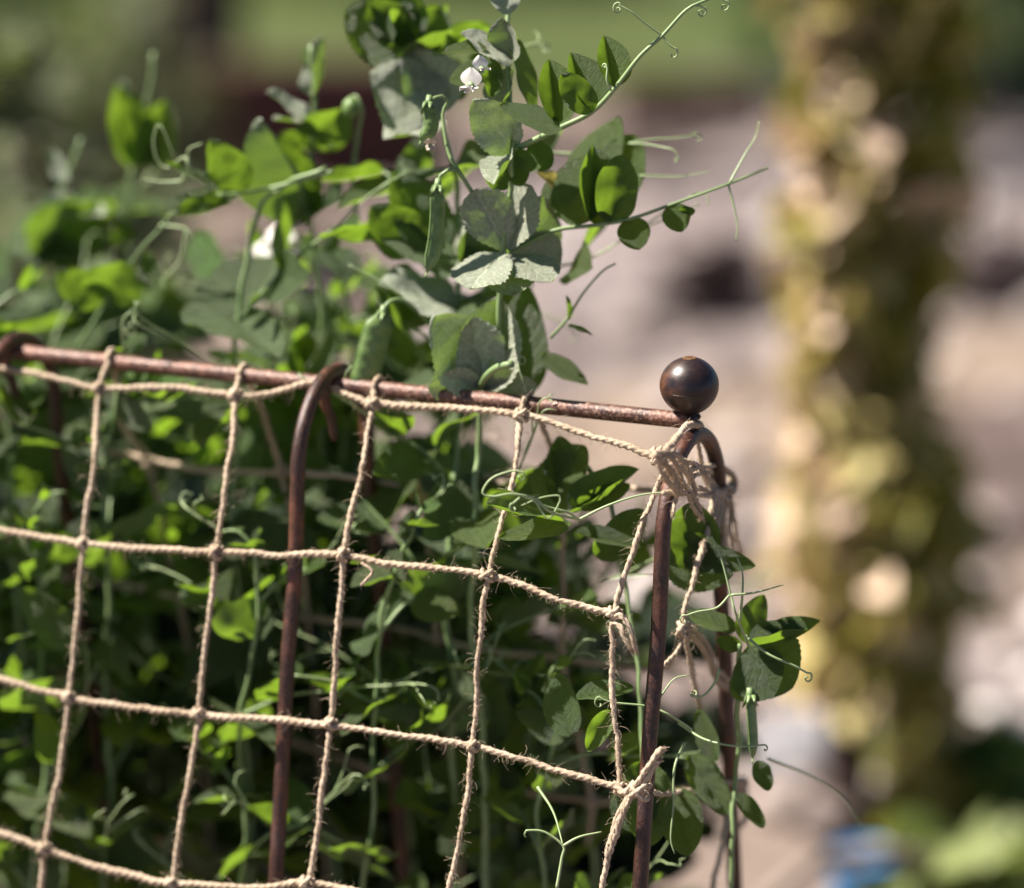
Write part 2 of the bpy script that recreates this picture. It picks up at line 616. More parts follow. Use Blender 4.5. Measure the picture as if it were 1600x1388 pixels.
h1 = [(-60, 560), (0, 573), (60, 584), (155, 607), (265, 606), (368, 618), (430, 612), (492, 599), (540, 614), (583, 631), (700, 638), (815, 649), (880, 668), (960, 693), (1036, 716)]
h2 = [(-60, 818), (0, 828), (130, 850), (235, 857), (338, 863), (440, 868), (537, 867), (600, 880), (680, 888), (762, 899), (870, 934), (960, 959)]
h3 = [(-60, 1048), (0, 1063), (108, 1090), (210, 1104), (310, 1116), (420, 1126), (517, 1131), (620, 1147), (740, 1166), (860, 1202), (970, 1233), (1004, 1236)]
h4 = [(-60, 1286), (0, 1305), (70, 1326), (170, 1358), (268, 1380), (380, 1386), (480, 1380), (560, 1394), (700, 1430), (800, 1450)]
for pts in (h1, h2, h3, h4):
    twine('strand', FR(pts))
b1 = [(-60, 645), (20, 660), (100, 690), (190, 710), (310, 731), (430, 738), (560, 747), (620, 757), (660, 777), (710, 755), (790, 744), (900, 752), (1020, 768), (1085, 763), (1118, 768)]
b2 = [(-60, 880), (60, 895), (215, 920), (340, 944), (480, 965), (580, 975), (682, 998), (780, 1018), (880, 1028), (960, 1040), (1030, 1046), (1050, 1030), (1068, 988)]
b3 = [(60, 1040), (160, 1075), (310, 1115), (430, 1150), (520, 1180), (620, 1218), (690, 1230), (740, 1247), (830, 1240), (925, 1253), (1020, 1245), (1090, 1228), (1150, 1226)]
b4 = [(150, 1310), (330, 1320), (430, 1366), (560, 1400)]
for pts in (b1, b2, b3, b4):
    twine('strand', BK(pts), dens=1.8)
vf = [
    [(155, 607), (145, 722), (130, 850), (121, 960), (108, 1090), (92, 1210), (70, 1326), (62, 1430)],
    [(368, 618), (355, 742), (338, 863), (322, 1000), (310, 1116), (288, 1258), (268, 1380), (258, 1430)],
    [(583, 631), (562, 745), (537, 867), (527, 1000), (517, 1131), (500, 1260), (480, 1380), (470, 1430)],
    [(815, 649), (800, 762), (762, 899), (748, 1022), (740, 1166), (722, 1280), (698, 1400), (690, 1440)],
]
vb = [
    [(186, 640), (232, 728), (262, 850), (290, 980), (312, 1117), (330, 1330)],
    [(412, 650), (440, 735), (462, 850), (480, 965), (500, 1170), (515, 1400)],
    [(618, 648), (660, 777), (672, 880), (682, 998), (700, 1180), (712, 1240), (724, 1420)],
    [(846, 655), (872, 752), (880, 860), (880, 1028), (900, 1140), (925, 1253), (918, 1320)],
]
tops = [(164, 572), (373, 590), (588, 610), (823, 632)]
for f, b, (tx, ty) in zip(vf, vb, tops):
    s = s_of(tx, ty)
    q = RAIL_END + RD * s
    rr = 0.0047 + TW * 0.9
    over = [q + HD * (math.cos(rad(a)) * rr) + V3((0, 0, math.sin(rad(a)) * rr)) for a in (5, 40, 75, 105, 140, 185)]
    twine('strand', list(reversed(FR(f))) + over + BK(b), TWV, dens=6.0)
# last front strand, at the end hoop
twine('strand', [hoop_pt(1050, 722, 0.0, 0.03), net_pt(1028, 760), net_pt(1000, 830), net_pt(960, 957), net_pt(957, 1020), net_pt(960, 1095), net_pt(970, 1234)], TWV)


def knot(c, axis_h, axis_v, r=0.0030, rng=R):
    m = MB()
    out = axis_h.cross(axis_v).normalized()
    if out.dot(FWD) > 0:
        out = -out
    a0 = rng.uniform(0.5, 1.0)
    r *= rng.uniform(0.95, 1.35)
    for sg in (1, -1):
        ax = (axis_h * math.cos(a0 * sg) + axis_v * math.sin(a0 * sg)).normalized()
        sd = ax.cross(out).normalized()
        pts = []
        for k in range(13):
            a = 2 * math.pi * k / 12
            pts.append(c + sd * math.cos(a) * r + out * math.sin(a) * r * 0.95 + ax * 0.0012 * math.sin(a * 0.5 + sg))
        path = catmull(pts, 0.0008)
        tube(m, path, lambda t: TW * 0.76, 9, True, lobes=3, pitch=0.004)
        fuzz(m, path, TW * 0.7, 1.6, rng)
    return m.build('knot', M['jute'], net)


UPZ = V3((0, 0, 1))
for x, y in [(155, 607), (130, 850), (108, 1090), (70, 1326), (368, 618), (338, 863), (310, 1116), (268, 1380), (583, 631), (537, 867), (517, 1131), (480, 1380), (815, 649), (762, 899), (740, 1166), (960, 958), (970, 1233)]:
    knot(net_pt(x, y, False, 0.001), RD, UPZ)
for x, y in [(232, 727), (440, 736), (660, 777), (872, 750), (462, 962), (682, 998), (880, 1028), (312, 1116), (714, 1242), (925, 1253)]:
    knot(net_pt(x, y, True), RD, UPZ)

# ties, tails and tassels at the end hoop
HP = lambda pts: [hoop_pt(x, y, S_END, f) for x, y, f in pts]
T1 = 0.00132
ties = [
    ([(1034, 716, .030), (1045, 696, .026), (1060, 678, .020), (1075, 667, .014), (1089, 664, .006), (1094, 668, -.008)], TW, 0),
    ([(1022, 712, .030), (1034, 722, .034), (1050, 735, .036), (1060, 752, .036), (1064, 770, .032)], T1, 1),
    ([(1026, 708, .030), (1042, 712, .036), (1056, 724, .037), (1064, 742, .036), (1066, 760, .03)], T1, 0),
    ([(1024, 716, .030), (1036, 740, .036), (1047, 756, .037), (1058, 768, .034)], T1, 1),
    ([(1030, 706, .030), (1050, 708, .037), (1068, 722, .034), (1080, 744, .030), (1085, 762, .026), (1084, 780, .024)], T1, 0),
    ([(1050, 716, .036), (1068, 732, .036), (1078, 752, .033), (1077, 775, .030), (1082, 795, .028), (1095, 808, .026)], T1 * .9, 1),
    ([(1060, 738, .036), (1070, 756, .034), (1080, 766, .032), (1088, 786, .030), (1092, 800, .028)], T1 * .9, 1),
    ([(1076, 734, .028), (1092, 730, .012), (1112, 728, .0), (1134, 732, .004), (1146, 745, .010), (1149, 758, .012), (1142, 768, .014), (1126, 768, .014), (1112, 768, .006)], T1, 0),
    ([(1082, 744, .024), (1098, 738, .008), (1114, 736, -.006), (1136, 742, -.004), (1146, 754, .004), (1146, 766, .012), (1134, 774, .014), (1118, 772, .012)], T1, 0),
    ([(1036, 773, .024), (1060, 770, .018), (1086, 765, .010), (1104, 764, .004), (1118, 768, .006), (1134, 764, .012), (1146, 758, .004), (1138, 750, -.012)], TW * .85, 0),
    ([(1087, 672, -.004), (1091, 696, -.004), (1096, 725, -.002), (1103, 750, .0), (1112, 765, .006)], T1, 0),
    ([(1118, 770, .014), (1113, 790, .016), (1107, 812, .016), (1104, 832, .016), (1092, 870, .014), (1080, 915, .012), (1070, 950, .010), (1068, 985, .008)], TW * .9, 0),
    ([(1124, 772, .016), (1122, 795, .018), (1114, 815, .018), (1108, 832, .018)], T1, 1),
    ([(1130, 772, .016), (1128, 800, .018), (1120, 822, .018), (1116, 836, .017)], T1, 1),
    ([(1134, 774, .015), (1134, 800, .016), (1126, 825, .016), (1122, 838, .016)], T1 * .9, 1),
    ([(1138, 772, .014), (1142, 800, .015), (1141, 825, .015), (1147, 848, .014), (1152, 870, .013)], T1, 1),
    ([(1141, 770, .012), (1147, 800, .012), (1150, 830, .012), (1155, 850, .012), (1160, 866, .012)], T1 * .9, 1),
    ([(1068, 982, .008), (1078, 990, .010), (1094, 1006, .010), (1106, 1030, .010), (1118, 1056, .010), (1136, 1074, .012)], TW * .95, 1),
    ([(1062, 984, .008), (1080, 984, .010), (1098, 998, .012), (1110, 1020, .012), (1120, 1046, .012), (1140, 1068, .012)], TW * .95, 1),
    ([(1068, 984, .006), (1076, 1020, .004), (1086, 1070, .0), (1098, 1120, -.004), (1112, 1180, -.008), (1122, 1240, -.01)], TW * .85, 0),
    ([(1040, 726, .036), (1052, 748, .037), (1066, 768, .034), (1080, 772, .026), (1100, 776, .016), (1118, 772, .012)], T1 * .9, 0),
    ([(1060, 720, .034), (1078, 722, .026), (1096, 734, .014), (1110, 750, .006), (1122, 764, .008)], T1 * .9, 0),
    ([(1036, 716, .036), (1050, 744, .038), (1056, 776, .034), (1050, 800, .032)], T1 * .8, 1),
    ([(1128, 770, .016), (1116, 792, .018), (1112, 822, .018), (1100, 846, .018)], T1 * .8, 1),
    ([(1136, 772, .015), (1132, 806, .017), (1134, 838, .016), (1128, 862, .016)], T1 * .8, 1),
    ([(1030, 1046, -.012), (1052, 1024, -.002), (1070, 992, .006), (1090, 976, .006), (1112, 968, .002)], T1 * .8, 1),
    ([(1000, 1238, .004), (1040, 1240, .004), (1090, 1234, .006), (1130, 1222, .008), (1156, 1226, .008)], T1, 0),
    ([(1150, 1222, .010), (1160, 1216, .008), (1166, 1224, .0), (1160, 1236, -.008), (1146, 1232, .002)], T1, 0),
    ([(1162, 1224, .008), (1168, 1250, .008), (1166, 1276, .008), (1160, 1290, .008)], T1, 1),
    ([(1156, 1220, .008), (1163, 1236, .010), (1164, 1266, .009)], T1, 1),
    ([(1150, 1232, .008), (1140, 1270, .008), (1128, 1316, .008), (1112, 1390, .008), (1108, 1420, .008)], TW * .85, 0),
]
for pts, r, fr_ in ties:
    twine('tie', HP(pts), r, 2.6, fray=bool(fr_))
NP = lambda pts: [net_pt(x, y, False, f) for x, y, f in pts]
ties2 = [
    ([(955, 962, .003), (970, 962, .005), (982, 978, .006), (990, 998, .005), (995, 1014, .002)], TW * .9, 1),
    ([(960, 968, .002), (972, 980, .004), (980, 1000, .004), (988, 1012, .002)], TW * .9, 1),
    ([(958, 1226, .004), (975, 1240, .006), (990, 1230, .008), (1004, 1236, .006), (1012, 1246, -.004)], TW, 0),
    ([(978, 1246, .006), (992, 1226, .009), (1008, 1204, .010), (1024, 1184, .010), (1034, 1172, .009)], TW * .95, 1),
    ([(984, 1250, .004), (1000, 1232, .007), (1014, 1210, .008), (1030, 1190, .008)], TW * .85, 1),
    ([(996, 1226, .006), (986, 1246, .008), (972, 1270, .008), (960, 1296, .008), (952, 1320, .007)], TW * .9, 1),
    ([(990, 1234, .008), (976, 1258, .008), (966, 1290, .008), (954, 1330, .007), (944, 1370, .006), (936, 1430, .006)], TW * .95, 0),
    ([(984, 1240, .007), (968, 1268, .008), (956, 1300, .008), (950, 1340, .007)], T1, 1),
    ([(566, 876, .004), (582, 890, .005), (574, 905, .005), (566, 912, .005)], T1 * .6, 0),
]
for pts, r, fr_ in ties2:
    twine('tie', NP(pts), r, 2.6, fray=bool(fr_))
for k in range(3):
    c = net_pt(1030 + 2 * k, 713 + k * 2, False, 0.002)
    knot(c, (RD + UPZ * 0.3 * (k - 1)).normalized(), UPZ, 0.0042)
knot(hoop_pt(1132, 770, S_END, 0.012), RD, UPZ, 0.0048)
knot(hoop_pt(1068, 984, S_END, 0.008), RD, UPZ, 0.0040)
knot(net_pt(1000, 1236, False, 0.006), RD, UPZ, 0.0046)

# ------------------------------------------------------------------ pea plants
def leaflet_mesh(seed, mat, wr=0.62, fold=0.25, curl=0.25, wave=0.02, teeth=0.0, pk=None, lump=0.075):
    rng = random.Random(seed)
    nu, nv = (52 if teeth else 24), 14
    m = MB()
    vs, fs, uv = [], [], []
    pk = pk or 0.44 + rng.uniform(-0.05, 0.05)
    a, b = (0.50, 0.50 * (1 - pk) / pk) if pk < 0.5 else (0.50 * pk / (1 - pk), 0.50)
    nrm = pk ** a * (1 - pk) ** b
    ph = rng.uniform(0, 6)
    sk = rng.uniform(-0.06, 0.06)
    for i in range(nu + 1):
        t = i / nu
        tt = 0.5 - 0.5 * math.cos(math.pi * t)
        tt = tt * 0.6 + t * 0.4
        w = wr * 0.5 * (max(tt, 0) ** a) * (max(1 - tt, 0) ** b) / nrm
        for j in range(nv + 1):
            v = -1 + 2 * j / nv
            ww = w
            if teeth and abs(v) > 0.86:
                ww *= 1 + teeth * (((tt * 13 + ph) % 1.0) - 0.5) * (1.0 if abs(v) > 0.99 else 0.35)
            x = v * ww + sk * math.sin(math.pi * tt)
            z = fold * (math.sqrt(v * v + 0.03) - 0.17) * w * (1.0 if v > 0 else 0.85) - fold * 0.3 * w
            z -= curl * tt * tt * 0.5
            z += wave * abs(v) ** 2 * math.sin(tt * 11 + ph + (2 if v > 0 else 0))
            z += 0.010 * mnoise.noise(V3((x * 9 + seed, tt * 9, 0))) + lump * wr * mnoise.noise(V3((x * 3.2 + seed * 1.7, tt * 3.2, 4.0)))
            vs.append((x, tt, z))
            uv.append((tt, v))
    for i in range(nu):
        for j in range(nv):
            k = i * (nv + 1) + j
            fs.append((k, k + 1, k + nv + 2, k + nv + 1))
    m.add(vs, fs, uv)
    return m.mesh('leaflet', mat)


def stipule_mesh(seed, mat, side=1, fold=0.35, curl=0.2, wave=0.035):
    rng = random.Random(seed)
    nr, na = 10, 46
    tab = [(-62, 0.10), (-48, 0.26), (-30, 0.42), (-15, 0.72), (0, 1.0), (14, 0.86), (30, 0.72), (55, 0.60), (85, 0.53), (115, 0.47), (140, 0.40), (160, 0.22)]
    m = MB()
    vs, fs, uv = [(0, 0, 0)], [], [(0.0, 0.0)]
    ph = rng.uniform(0, 6)
    for k in range(1, nr + 1):
        f = k / nr
        for j in range(na + 1):
            deg = -62 + 222 * j / na
            r = interp(tab, deg)
            if deg > 35:
                saw = ((deg + ph * 10) / 11.0) % 1.0
                if k == nr: r *= 1 + 0.09 * (saw - 0.5)
                elif k == nr - 1: r *= 1 + 0.03 * (saw - 0.5)
            rr = r * f
            a = rad(deg)
            x = math.sin(a) * rr
            y = math.cos(a) * rr
            z = fold * (math.sqrt(x * x + 0.0015) - 0.038) * 0.9 - curl * y * abs(y) * 0.5
            z += wave * f * f * math.sin(a * 4.2 + ph) + wave * 0.6 * f * f * math.sin(a * 9 + ph * 2)
            z += 0.014 * mnoise.noise(V3((x * 7 + seed, y * 7, 0))) + 0.08 * mnoise.noise(V3((x * 2.6 + seed * 1.7, y * 2.6, 4.0)))
            vs.append((x * side, y, z))
            uv.append((deg / 95.0 + 2, f * 0.7 + 0.02))
    for j in range(na):
        tri = (0, 1 + j + 1, 1 + j)
        fs.append(tri if side > 0 else tuple(reversed(tri)))
    for k in range(nr - 1):
        for j in range(na):
            a = 1 + k * (na + 1) + j
            q = (a, a + 1, a + na + 2, a + na + 1)
            fs.append(q if side > 0 else tuple(reversed(q)))
    # normals up: flip when needed
    m.add(vs, [tuple(reversed(f)) for f in fs], uv)
    return m.mesh('stipule', mat)


LEAF, YOUNG, STIP = [], [], {1: [], -1: []}
for i in range(12):
    rng = random.Random(i)
    LEAF.append(leaflet_mesh(i, M['leaf'], rng.uniform(0.55, 0.74), rng.uniform(0.1, 0.75), rng.uniform(-0.15, 0.5), rng.uniform(0.01, 0.04), 0.05 if i % 3 == 0 else 0.0))
for i in range(5):
    rng = random.Random(i + 50)
    YOUNG.append(leaflet_mesh(i + 50, M['leaf_young'], rng.uniform(0.5, 0.7), rng.uniform(0.4, 1.2), rng.uniform(-0.2, 0.6), 0.03))
for i in range(8):
    for sd in (1, -1):
        rng = random.Random(i + 90)
        STIP[sd].append(stipule_mesh(i + 90, M['stipule'], sd, rng.uniform(0.1, 0.7), rng.uniform(-0.2, 0.5), rng.uniform(0.02, 0.05)))
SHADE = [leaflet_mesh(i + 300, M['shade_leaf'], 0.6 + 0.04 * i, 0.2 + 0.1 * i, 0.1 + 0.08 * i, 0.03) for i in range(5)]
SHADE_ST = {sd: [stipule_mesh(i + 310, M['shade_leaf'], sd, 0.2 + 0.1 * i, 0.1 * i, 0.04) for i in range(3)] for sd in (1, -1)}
# named shapes for traced leaves
SHAPE = {
    'flat': leaflet_mesh(201, M['leaf'], 0.64, 0.14, 0.12, 0.015, lump=0.04),
    'mid': leaflet_mesh(202, M['leaf'], 0.64, 0.45, 0.2, 0.02, lump=0.05),
    'fold': leaflet_mesh(203, M['leaf'], 0.66, 1.15, 0.15, 0.02, lump=0.04),
    'round': leaflet_mesh(204, M['leaf'], 0.95, 0.2, 0.1, 0.02, lump=0.04),
    'wide': leaflet_mesh(205, M['leaf'], 0.85, 0.3, 0.25, 0.03, 0.06, lump=0.05),
    'narrow': leaflet_mesh(206, M['leaf'], 0.45, 0.5, 0.2, 0.02),
    'sflat': leaflet_mesh(207, M['waxy'], 0.80, 0.18, 0.2, 0.03, 0.12, lump=0.05),
    'swide': leaflet_mesh(208, M['waxy'], 1.0, 0.25, 0.2, 0.03, 0.12, lump=0.05),
    'sfan': leaflet_mesh(211, M['waxy'], 1.05, 0.16, 0.15, 0.022, 0.15, pk=0.64, lump=0.035),
    'sfold': leaflet_mesh(209, M['waxy'], 0.9, 0.9, 0.15, 0.04, 0.08, lump=0.05),
    'yellow': leaflet_mesh(212, M['straw_leaf'], 0.6, 0.5, 0.3, 0.03),
    'young': leaflet_mesh(210, M['leaf_young'], 0.6, 0.5, 0.2, 0.03),
}


def put(mesh, name, parent, base, direction, normal, size, wx=1.0):
    y = direction.normalized()
    z = normal - y * normal.dot(y)
    z = z.normalized() if z.length > 1e-4 else y.orthogonal().normalized()
    x = y.cross(z)
    o = bpy.data.objects.new(name, mesh)
    COL.objects.link(o)
    o.parent = parent
    b = base - parent.location
    mt = Matrix(((x.x * size * wx, y.x * size, z.x * size, b.x), (x.y * size * wx, y.y * size, z.y * size, b.y), (x.z * size * wx, y.z * size, z.z * size, b.z), (0, 0, 0, 1)))
    o.matrix_local = mt
    return o


def coil(p, d, turns, r0, rng, n=26):
    """points of a curl that starts at p along d and winds up"""
    u = d.normalized()
    ax = (rv(rng) + V3((0, 0.8, 0))).normalized()
    ax = (ax - u * ax.dot(u)).normalized()
    pts = []
    ang = 0.0
    q = p.copy()
    for k in range(n):
        t = k / n
        st = r0 * 2 * math.pi * turns / n * (1 - 0.75 * t)
        u = Matrix.Rotation(2 * math.pi * turns / n * (0.35 + 1.25 * t), 3, ax) @ u
        q = q + u * st + ax * (0.00035)
        pts.append(q.copy())
    return pts


def tendril_mesh(m, p, d, ln, rng, branches=2):
    d = d.normalized()
    pts = [p]
    q = p.copy()
    cur = rv(rng, 0.35)
    n = 7
    marks = []
    for k in range(n):
        d = (d + cur * 0.25 + rv(rng, 0.10)).normalized()
        q = q + d * ln / n
        pts.append(q.copy())
        if k in (2, 4) and len(marks) < branches:
            marks.append((q.copy(), d.copy()))
    pts += coil(q, d, rng.uniform(0.6, 2.0), rng.uniform(0.0025, 0.0045), rng)
    tube(m, catmull(pts, 0.0022), lambda t: 0.00062 * (1 - 0.45 * t), 5)
    for (b, bd) in marks:
        sd = (bd + rv(rng, 1.0)).normalized()
        pp = [b, b + (bd * 0.5 + sd * 0.6) * ln * 0.18, b + (bd * 0.4 + sd) * ln * 0.36]
        pp += coil(pp[-1], (pp[-1] - pp[-2]), rng.uniform(0.5, 1.8), rng.uniform(0.002, 0.004), rng)
        tube(m, catmull(pp, 0.0022), lambda t: 0.0005 * (1 - 0.4 * t), 5)


def pod(parent, base, tip, width, facing, bend=0.0):
    """flat pea pod hanging from base to tip, with its calyx"""
    m = MB()
    ax = (tip - base)
    L = ax.length
    y = ax.normalized()
    z = (facing - y * facing.dot(y)).normalized()
    x = y.cross(z)
    n = 26
    sides = 14
    vs, fs, uv = [], [], []
    for i in range(n + 1):
        t = i / n
        w = width * 0.5 * min(1, (t / 0.16) ** 0.6 if t > 0 else 0) * min(1, ((1 - t) / 0.2) ** 0.7 if t < 1 else 0)
        w = max(w, 0.0006)
        th = w * (0.40 + 0.035 * math.sin(t * 38 + 1.0) + 0.02 * math.sin(t * 17))
        c = base + y * (L * t) + x * (bend * math.sin(math.pi * t)) + x * (0.3 * width * (t ** 6))
        for k in range(sides):
            a = 2 * math.pi * k / sides
            sx = math.cos(a)
            vs.append(c + x * (sx * w) + z * (math.sin(a) * th * (1 - 0.25 * sx * sx)))
            uv.append((t, sx))
    for i in range(n):
        for k in range(sides):
            k2 = (k + 1) % sides
            fs.append((i * sides + k, i * sides + k2, (i + 1) * sides + k2, (i + 1) * sides + k))
    fs.append(tuple(range(sides)))
    fs.append(tuple(n * sides + k for k in range(sides)))
    m.add(vs, fs, uv)
    for sx in (1, -1):
        tube(m, [base + y * (L * t) + x * (bend * math.sin(math.pi * t)) + x * (0.3 * width * (t ** 6)) + x * sx * max(0.0006, width * 0.5 * min(1, (t / 0.16) ** 0.6) * min(1, ((1 - t) / 0.2) ** 0.7)) for t in [q / 20 for q in range(1, 20)]], lambda t: 0.00045, 5)
    tube(m, [tip + x * 0.3 * width, tip + x * 0.3 * width + y * 0.003 + x * 0.001], lambda t: 0.0006 * (1 - 0.6 * t), 6)
    o = m.build('pod', M['pod'], parent)
    c = MB()
    tube(c, [base - y * 0.004, base - y * 0.001, base + y * 0.002], lambda t: 0.0016 + 0.0008 * t, 8)
    for k in range(5):
        a = 2 * math.pi * k / 5
        d = (x * math.cos(a) + z * math.sin(a))
        c.add([base + d * 0.0020 + x * 0.001, base + d * 0.0024 + y * 0.005, base + d * 0.0052 + y * 0.0075, base + d.cross(y) * 0.0022 + d * 0.0022], [(0, 3, 1), (3, 2, 1), (0, 1, 2), (0, 2, 3)])
    c.build('calyx', M['stem'], o)
    return o


def flower(parent, c, face, size, mat=None):
    """pea blossom: standard, two wings and the calyx cup"""
    rng = random.Random(int(abs(c.x * 9999)) + 3)
    f = face.normalized()
    u = (UPZ - f * f.z).normalized()
    s = f.cross(u)
    m = MB()
    def petal(dirn, nor, ln, wd, cup):
        vs, fs = [], []
        dirn = dirn.normalized()
        w = dirn.cross(nor).normalized()
        for i in range(7):
            t = i / 6
            hw = wd * math.sin(math.pi * (0.12 + 0.83 * t) ** 0.9)
            for j in range(7):
                v = -1 + 2 * j / 6
                vs.append(c + dirn * (ln * t) + w * (hw * v) + nor * (cup * (v * v) * t + cup * 0.5 * t * t))
        for i in range(6):
            for j in range(6):
                k = i * 7 + j
                fs.append((k, k + 1, k + 8, k + 7))
        m.add(vs, fs)
    petal(u * 1.0 + f * 0.3, f, size * 1.0, size * 0.62, size * -0.15)
    petal(f * 0.8 + s * 0.45 - u * 0.5, u, size * 0.85, size * 0.36, size * 0.2)
    petal(f * 0.8 - s * 0.45 - u * 0.5, u, size * 0.85, size * 0.36, size * 0.2)
    petal(f * 0.9 - u * 0.6, s, size * 0.7, size * 0.22, size * 0.1)
    o = m.build('flower', mat or M['petal'], parent)
    cc = MB()
    tube(cc, [c - f * size * 0.35 - u * size * 0.15, c - f * size * 0.1, c + f * size * 0.12], lambda t: size * (0.12 + 0.10 * t), 9)
    cc.build('calyx', M['stem'], o)
    return o


def stem_radius(base, top):
    return lambda t: base + (top - base) * t


def behind_back(*ps):
    for p in ps:
        drop = RAILZ - p.z
        if drop > 0.0 and (p - RAIL_END).dot(HD) > -interp(NET_BACK, drop) - 0.004:
            return False
    return True


def behind_net(*ps):
    for p in ps:
        drop = RAILZ - p.z
        if drop > -0.004 and (p - RAIL_END).dot(HD) > interp(NET_FRONT, drop) - 0.005:
            return False
    return True


def pea_plant(label, path_pts, seed, zmin=0.30, az0=None, gap=0.046, pods=0.0, flowers=0.05, skip=(), size=1.0, tend=0.55, group='pea plants', top_young=True, keep=None, lmax=98, dark=False, drop=0.06, srad=0.0028, back=False):
    rng = random.Random(seed)
    clear = behind_back if back else behind_net
    base = V3(path_pts[0])
    root = thing('pea_plant', label, 'pea plant', (base.x, base.y, base.z), group)
    path = catmull(path_pts, 0.006)
    m = MB()
    path = wobble(wobble(path, 0.006, 14, seed), 0.002, 60, seed + 3)
    tube(m, path, stem_radius(srad, min(srad, 0.0014)), 8)
    m.build('stem', M['stem'], root)
    # cumulative length from the tip
    acc = [0.0]
    for i in range(len(path) - 1, 0, -1):
        acc.append(acc[-1] + (path[i] - path[i - 1]).length)
    rp = list(reversed(path))
    d = 0.0
    az = rng.uniform(0, 2 * math.pi) if az0 is None else az0
    node = 0
    count = [0, 0]
    while d < acc[-1]:
        i = min(range(len(acc)), key=lambda k: abs(acc[k] - d))
        p = rp[i]
        if p.z < zmin:
            break
        g = min(1.0, 0.42 + 0.22 * node) if top_young else 1.0
        g *= size * rng.uniform(0.85, 1.12)
        a = az + (math.pi if node % 2 else 0) + rng.uniform(-0.6, 0.6)
        dr = V3((math.cos(a), math.sin(a), 0))
        pr = V3((-math.sin(a), math.cos(a), 0))
        ok = (keep is None or keep(p)) and node not in skip
        if ok and count[0] < lmax - 2:
            for sg in (1, -1):
                if rng.random() < drop: continue
                td = dr * rng.uniform(0.2, 0.8) + pr * sg * rng.uniform(0.4, 1.0) + UPZ * rng.uniform(-0.35, 0.7)
                nz = UPZ * rng.uniform(0.1, 0.6) + SUN * rng.uniform(0.1, 1.0) + dr * rng.uniform(-0.5, 0.4) + rv(rng, 0.5)
                sz = g * rng.uniform(0.042, 0.062)
                for _ in range(6):
                    if clear(p + td.normalized() * sz, p + td.normalized() * sz * 0.6 + rv(rng, 0.01)): break
                    td = td + (-HD) * 0.5
                else:
                    continue
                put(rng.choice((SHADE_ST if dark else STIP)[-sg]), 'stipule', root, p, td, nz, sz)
                count[0] += 1
            el = rng.uniform(0.25, 1.0)
            pd = (dr * math.cos(el) + UPZ * math.sin(el) + rv(rng, 0.2)).normalized()
            ln = g * rng.uniform(0.05, 0.085)
            end = p + pd * ln + V3((0, 0, -0.006))
            mid = p.lerp(end, 0.5) + V3((0, 0, 0.005))
            if not clear(mid, end):
                end = end - HD * 0.035; mid = mid - HD * 0.018
            pm = MB()
            pp = catmull([p, mid, end], 0.004)
            tube(pm, pp, stem_radius(0.0013, 0.0008), 6)
            pet = pm.build('petiole', M['stem'], root)
            npair = 1 if node == 0 else rng.choice((1, 2, 2, 3))
            for k in range(npair):
                f = 0.45 + 0.5 * k / max(1, npair - 1) if npair > 1 else 0.75
                b = pp[min(len(pp) - 1, int(f * (len(pp) - 1)))]
                sdv = pd.cross(UPZ).normalized()
                upv = sdv.cross(pd)
                for sg in (1, -1):
                    if rng.random() < drop or count[1] >= lmax: continue
                    td = pd * rng.uniform(0.2, 0.8) + sdv * sg * rng.uniform(0.5, 1.0) + upv * rng.uniform(-0.5, 0.7)
                    nz = upv * rng.uniform(0.1, 0.6) + SUN * rng.uniform(0.1, 1.0) + rv(rng, 0.55) - pd * 0.2
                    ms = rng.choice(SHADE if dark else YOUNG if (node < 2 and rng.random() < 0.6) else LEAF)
                    sz = g * rng.uniform(0.032, 0.050)
                    for _ in range(6):
                        if clear(b, b + td.normalized() * sz, b + td.normalized() * sz * 0.5 + rv(rng, 0.008)): break
                        td = td + (-HD) * 0.5
                    else:
                        continue
                    put(ms, 'leaflet', root, b, td, nz, sz, rng.uniform(0.9, 1.15))
                    count[1] += 1
            if rng.random() < tend:
                tm = MB()
                tendril_mesh(tm, end, pd, g * rng.uniform(0.035, 0.08), rng, rng.choice((1, 2)))
                tm.build('tendril', M['tendril'], root)
            if node > 1 and rng.random() < pods:
                hook = p + (dr * 0.5 + pr * rng.choice((-1, 1)) + UPZ * 0.8).normalized() * 0.05
                e2 = hook + (dr + rv(rng, 0.5)) * 0.008 + V3((0, 0, -0.003))
                sm = MB(); tube(sm, catmull([p, p.lerp(hook, 0.6) + UPZ * 0.004, hook, e2], 0.003), stem_radius(0.0012, 0.0009), 6)
                sm.build('peduncle', M['stem'], root)
                pod(root, e2, e2 + V3((rng.uniform(-.008, .008), rng.uniform(-.008, .008), -rng.uniform(0.035, 0.055))), 0.012, rv(rng) + V3((0, -0.5, 0)))
            elif node < 5 and rng.random() < flowers:
                hook = p + (dr * 0.4 + rv(rng, 0.4) + UPZ).normalized() * 0.05
                sm = MB(); tube(sm, catmull([p, p.lerp(hook, 0.6), hook], 0.003), stem_radius(0.0012, 0.0009), 6)
                sm.build('peduncle', M['stem'], root)
                flower(root, hook, V3((rng.uniform(-1, 1), -0.6, 0.1)), 0.011)
        node += 1
        d += gap * rng.uniform(0.8, 1.15) * (0.6 if node < 3 else 1.0)
    return root


def row_pt(s, h, z=0.0):
    q = RAIL_END + RD * s + HD * h
    return V3((q.x, q.y, z))


def stem_from_pixels(base, pts):
    """stem from a foot on the ground up through the photo points"""
    up = [at(*p) for p in pts]
    f = V3(base)
    m = f.lerp(up[0], 0.5) + V3((0.006, 0.004, 0))
    return [f, m] + up


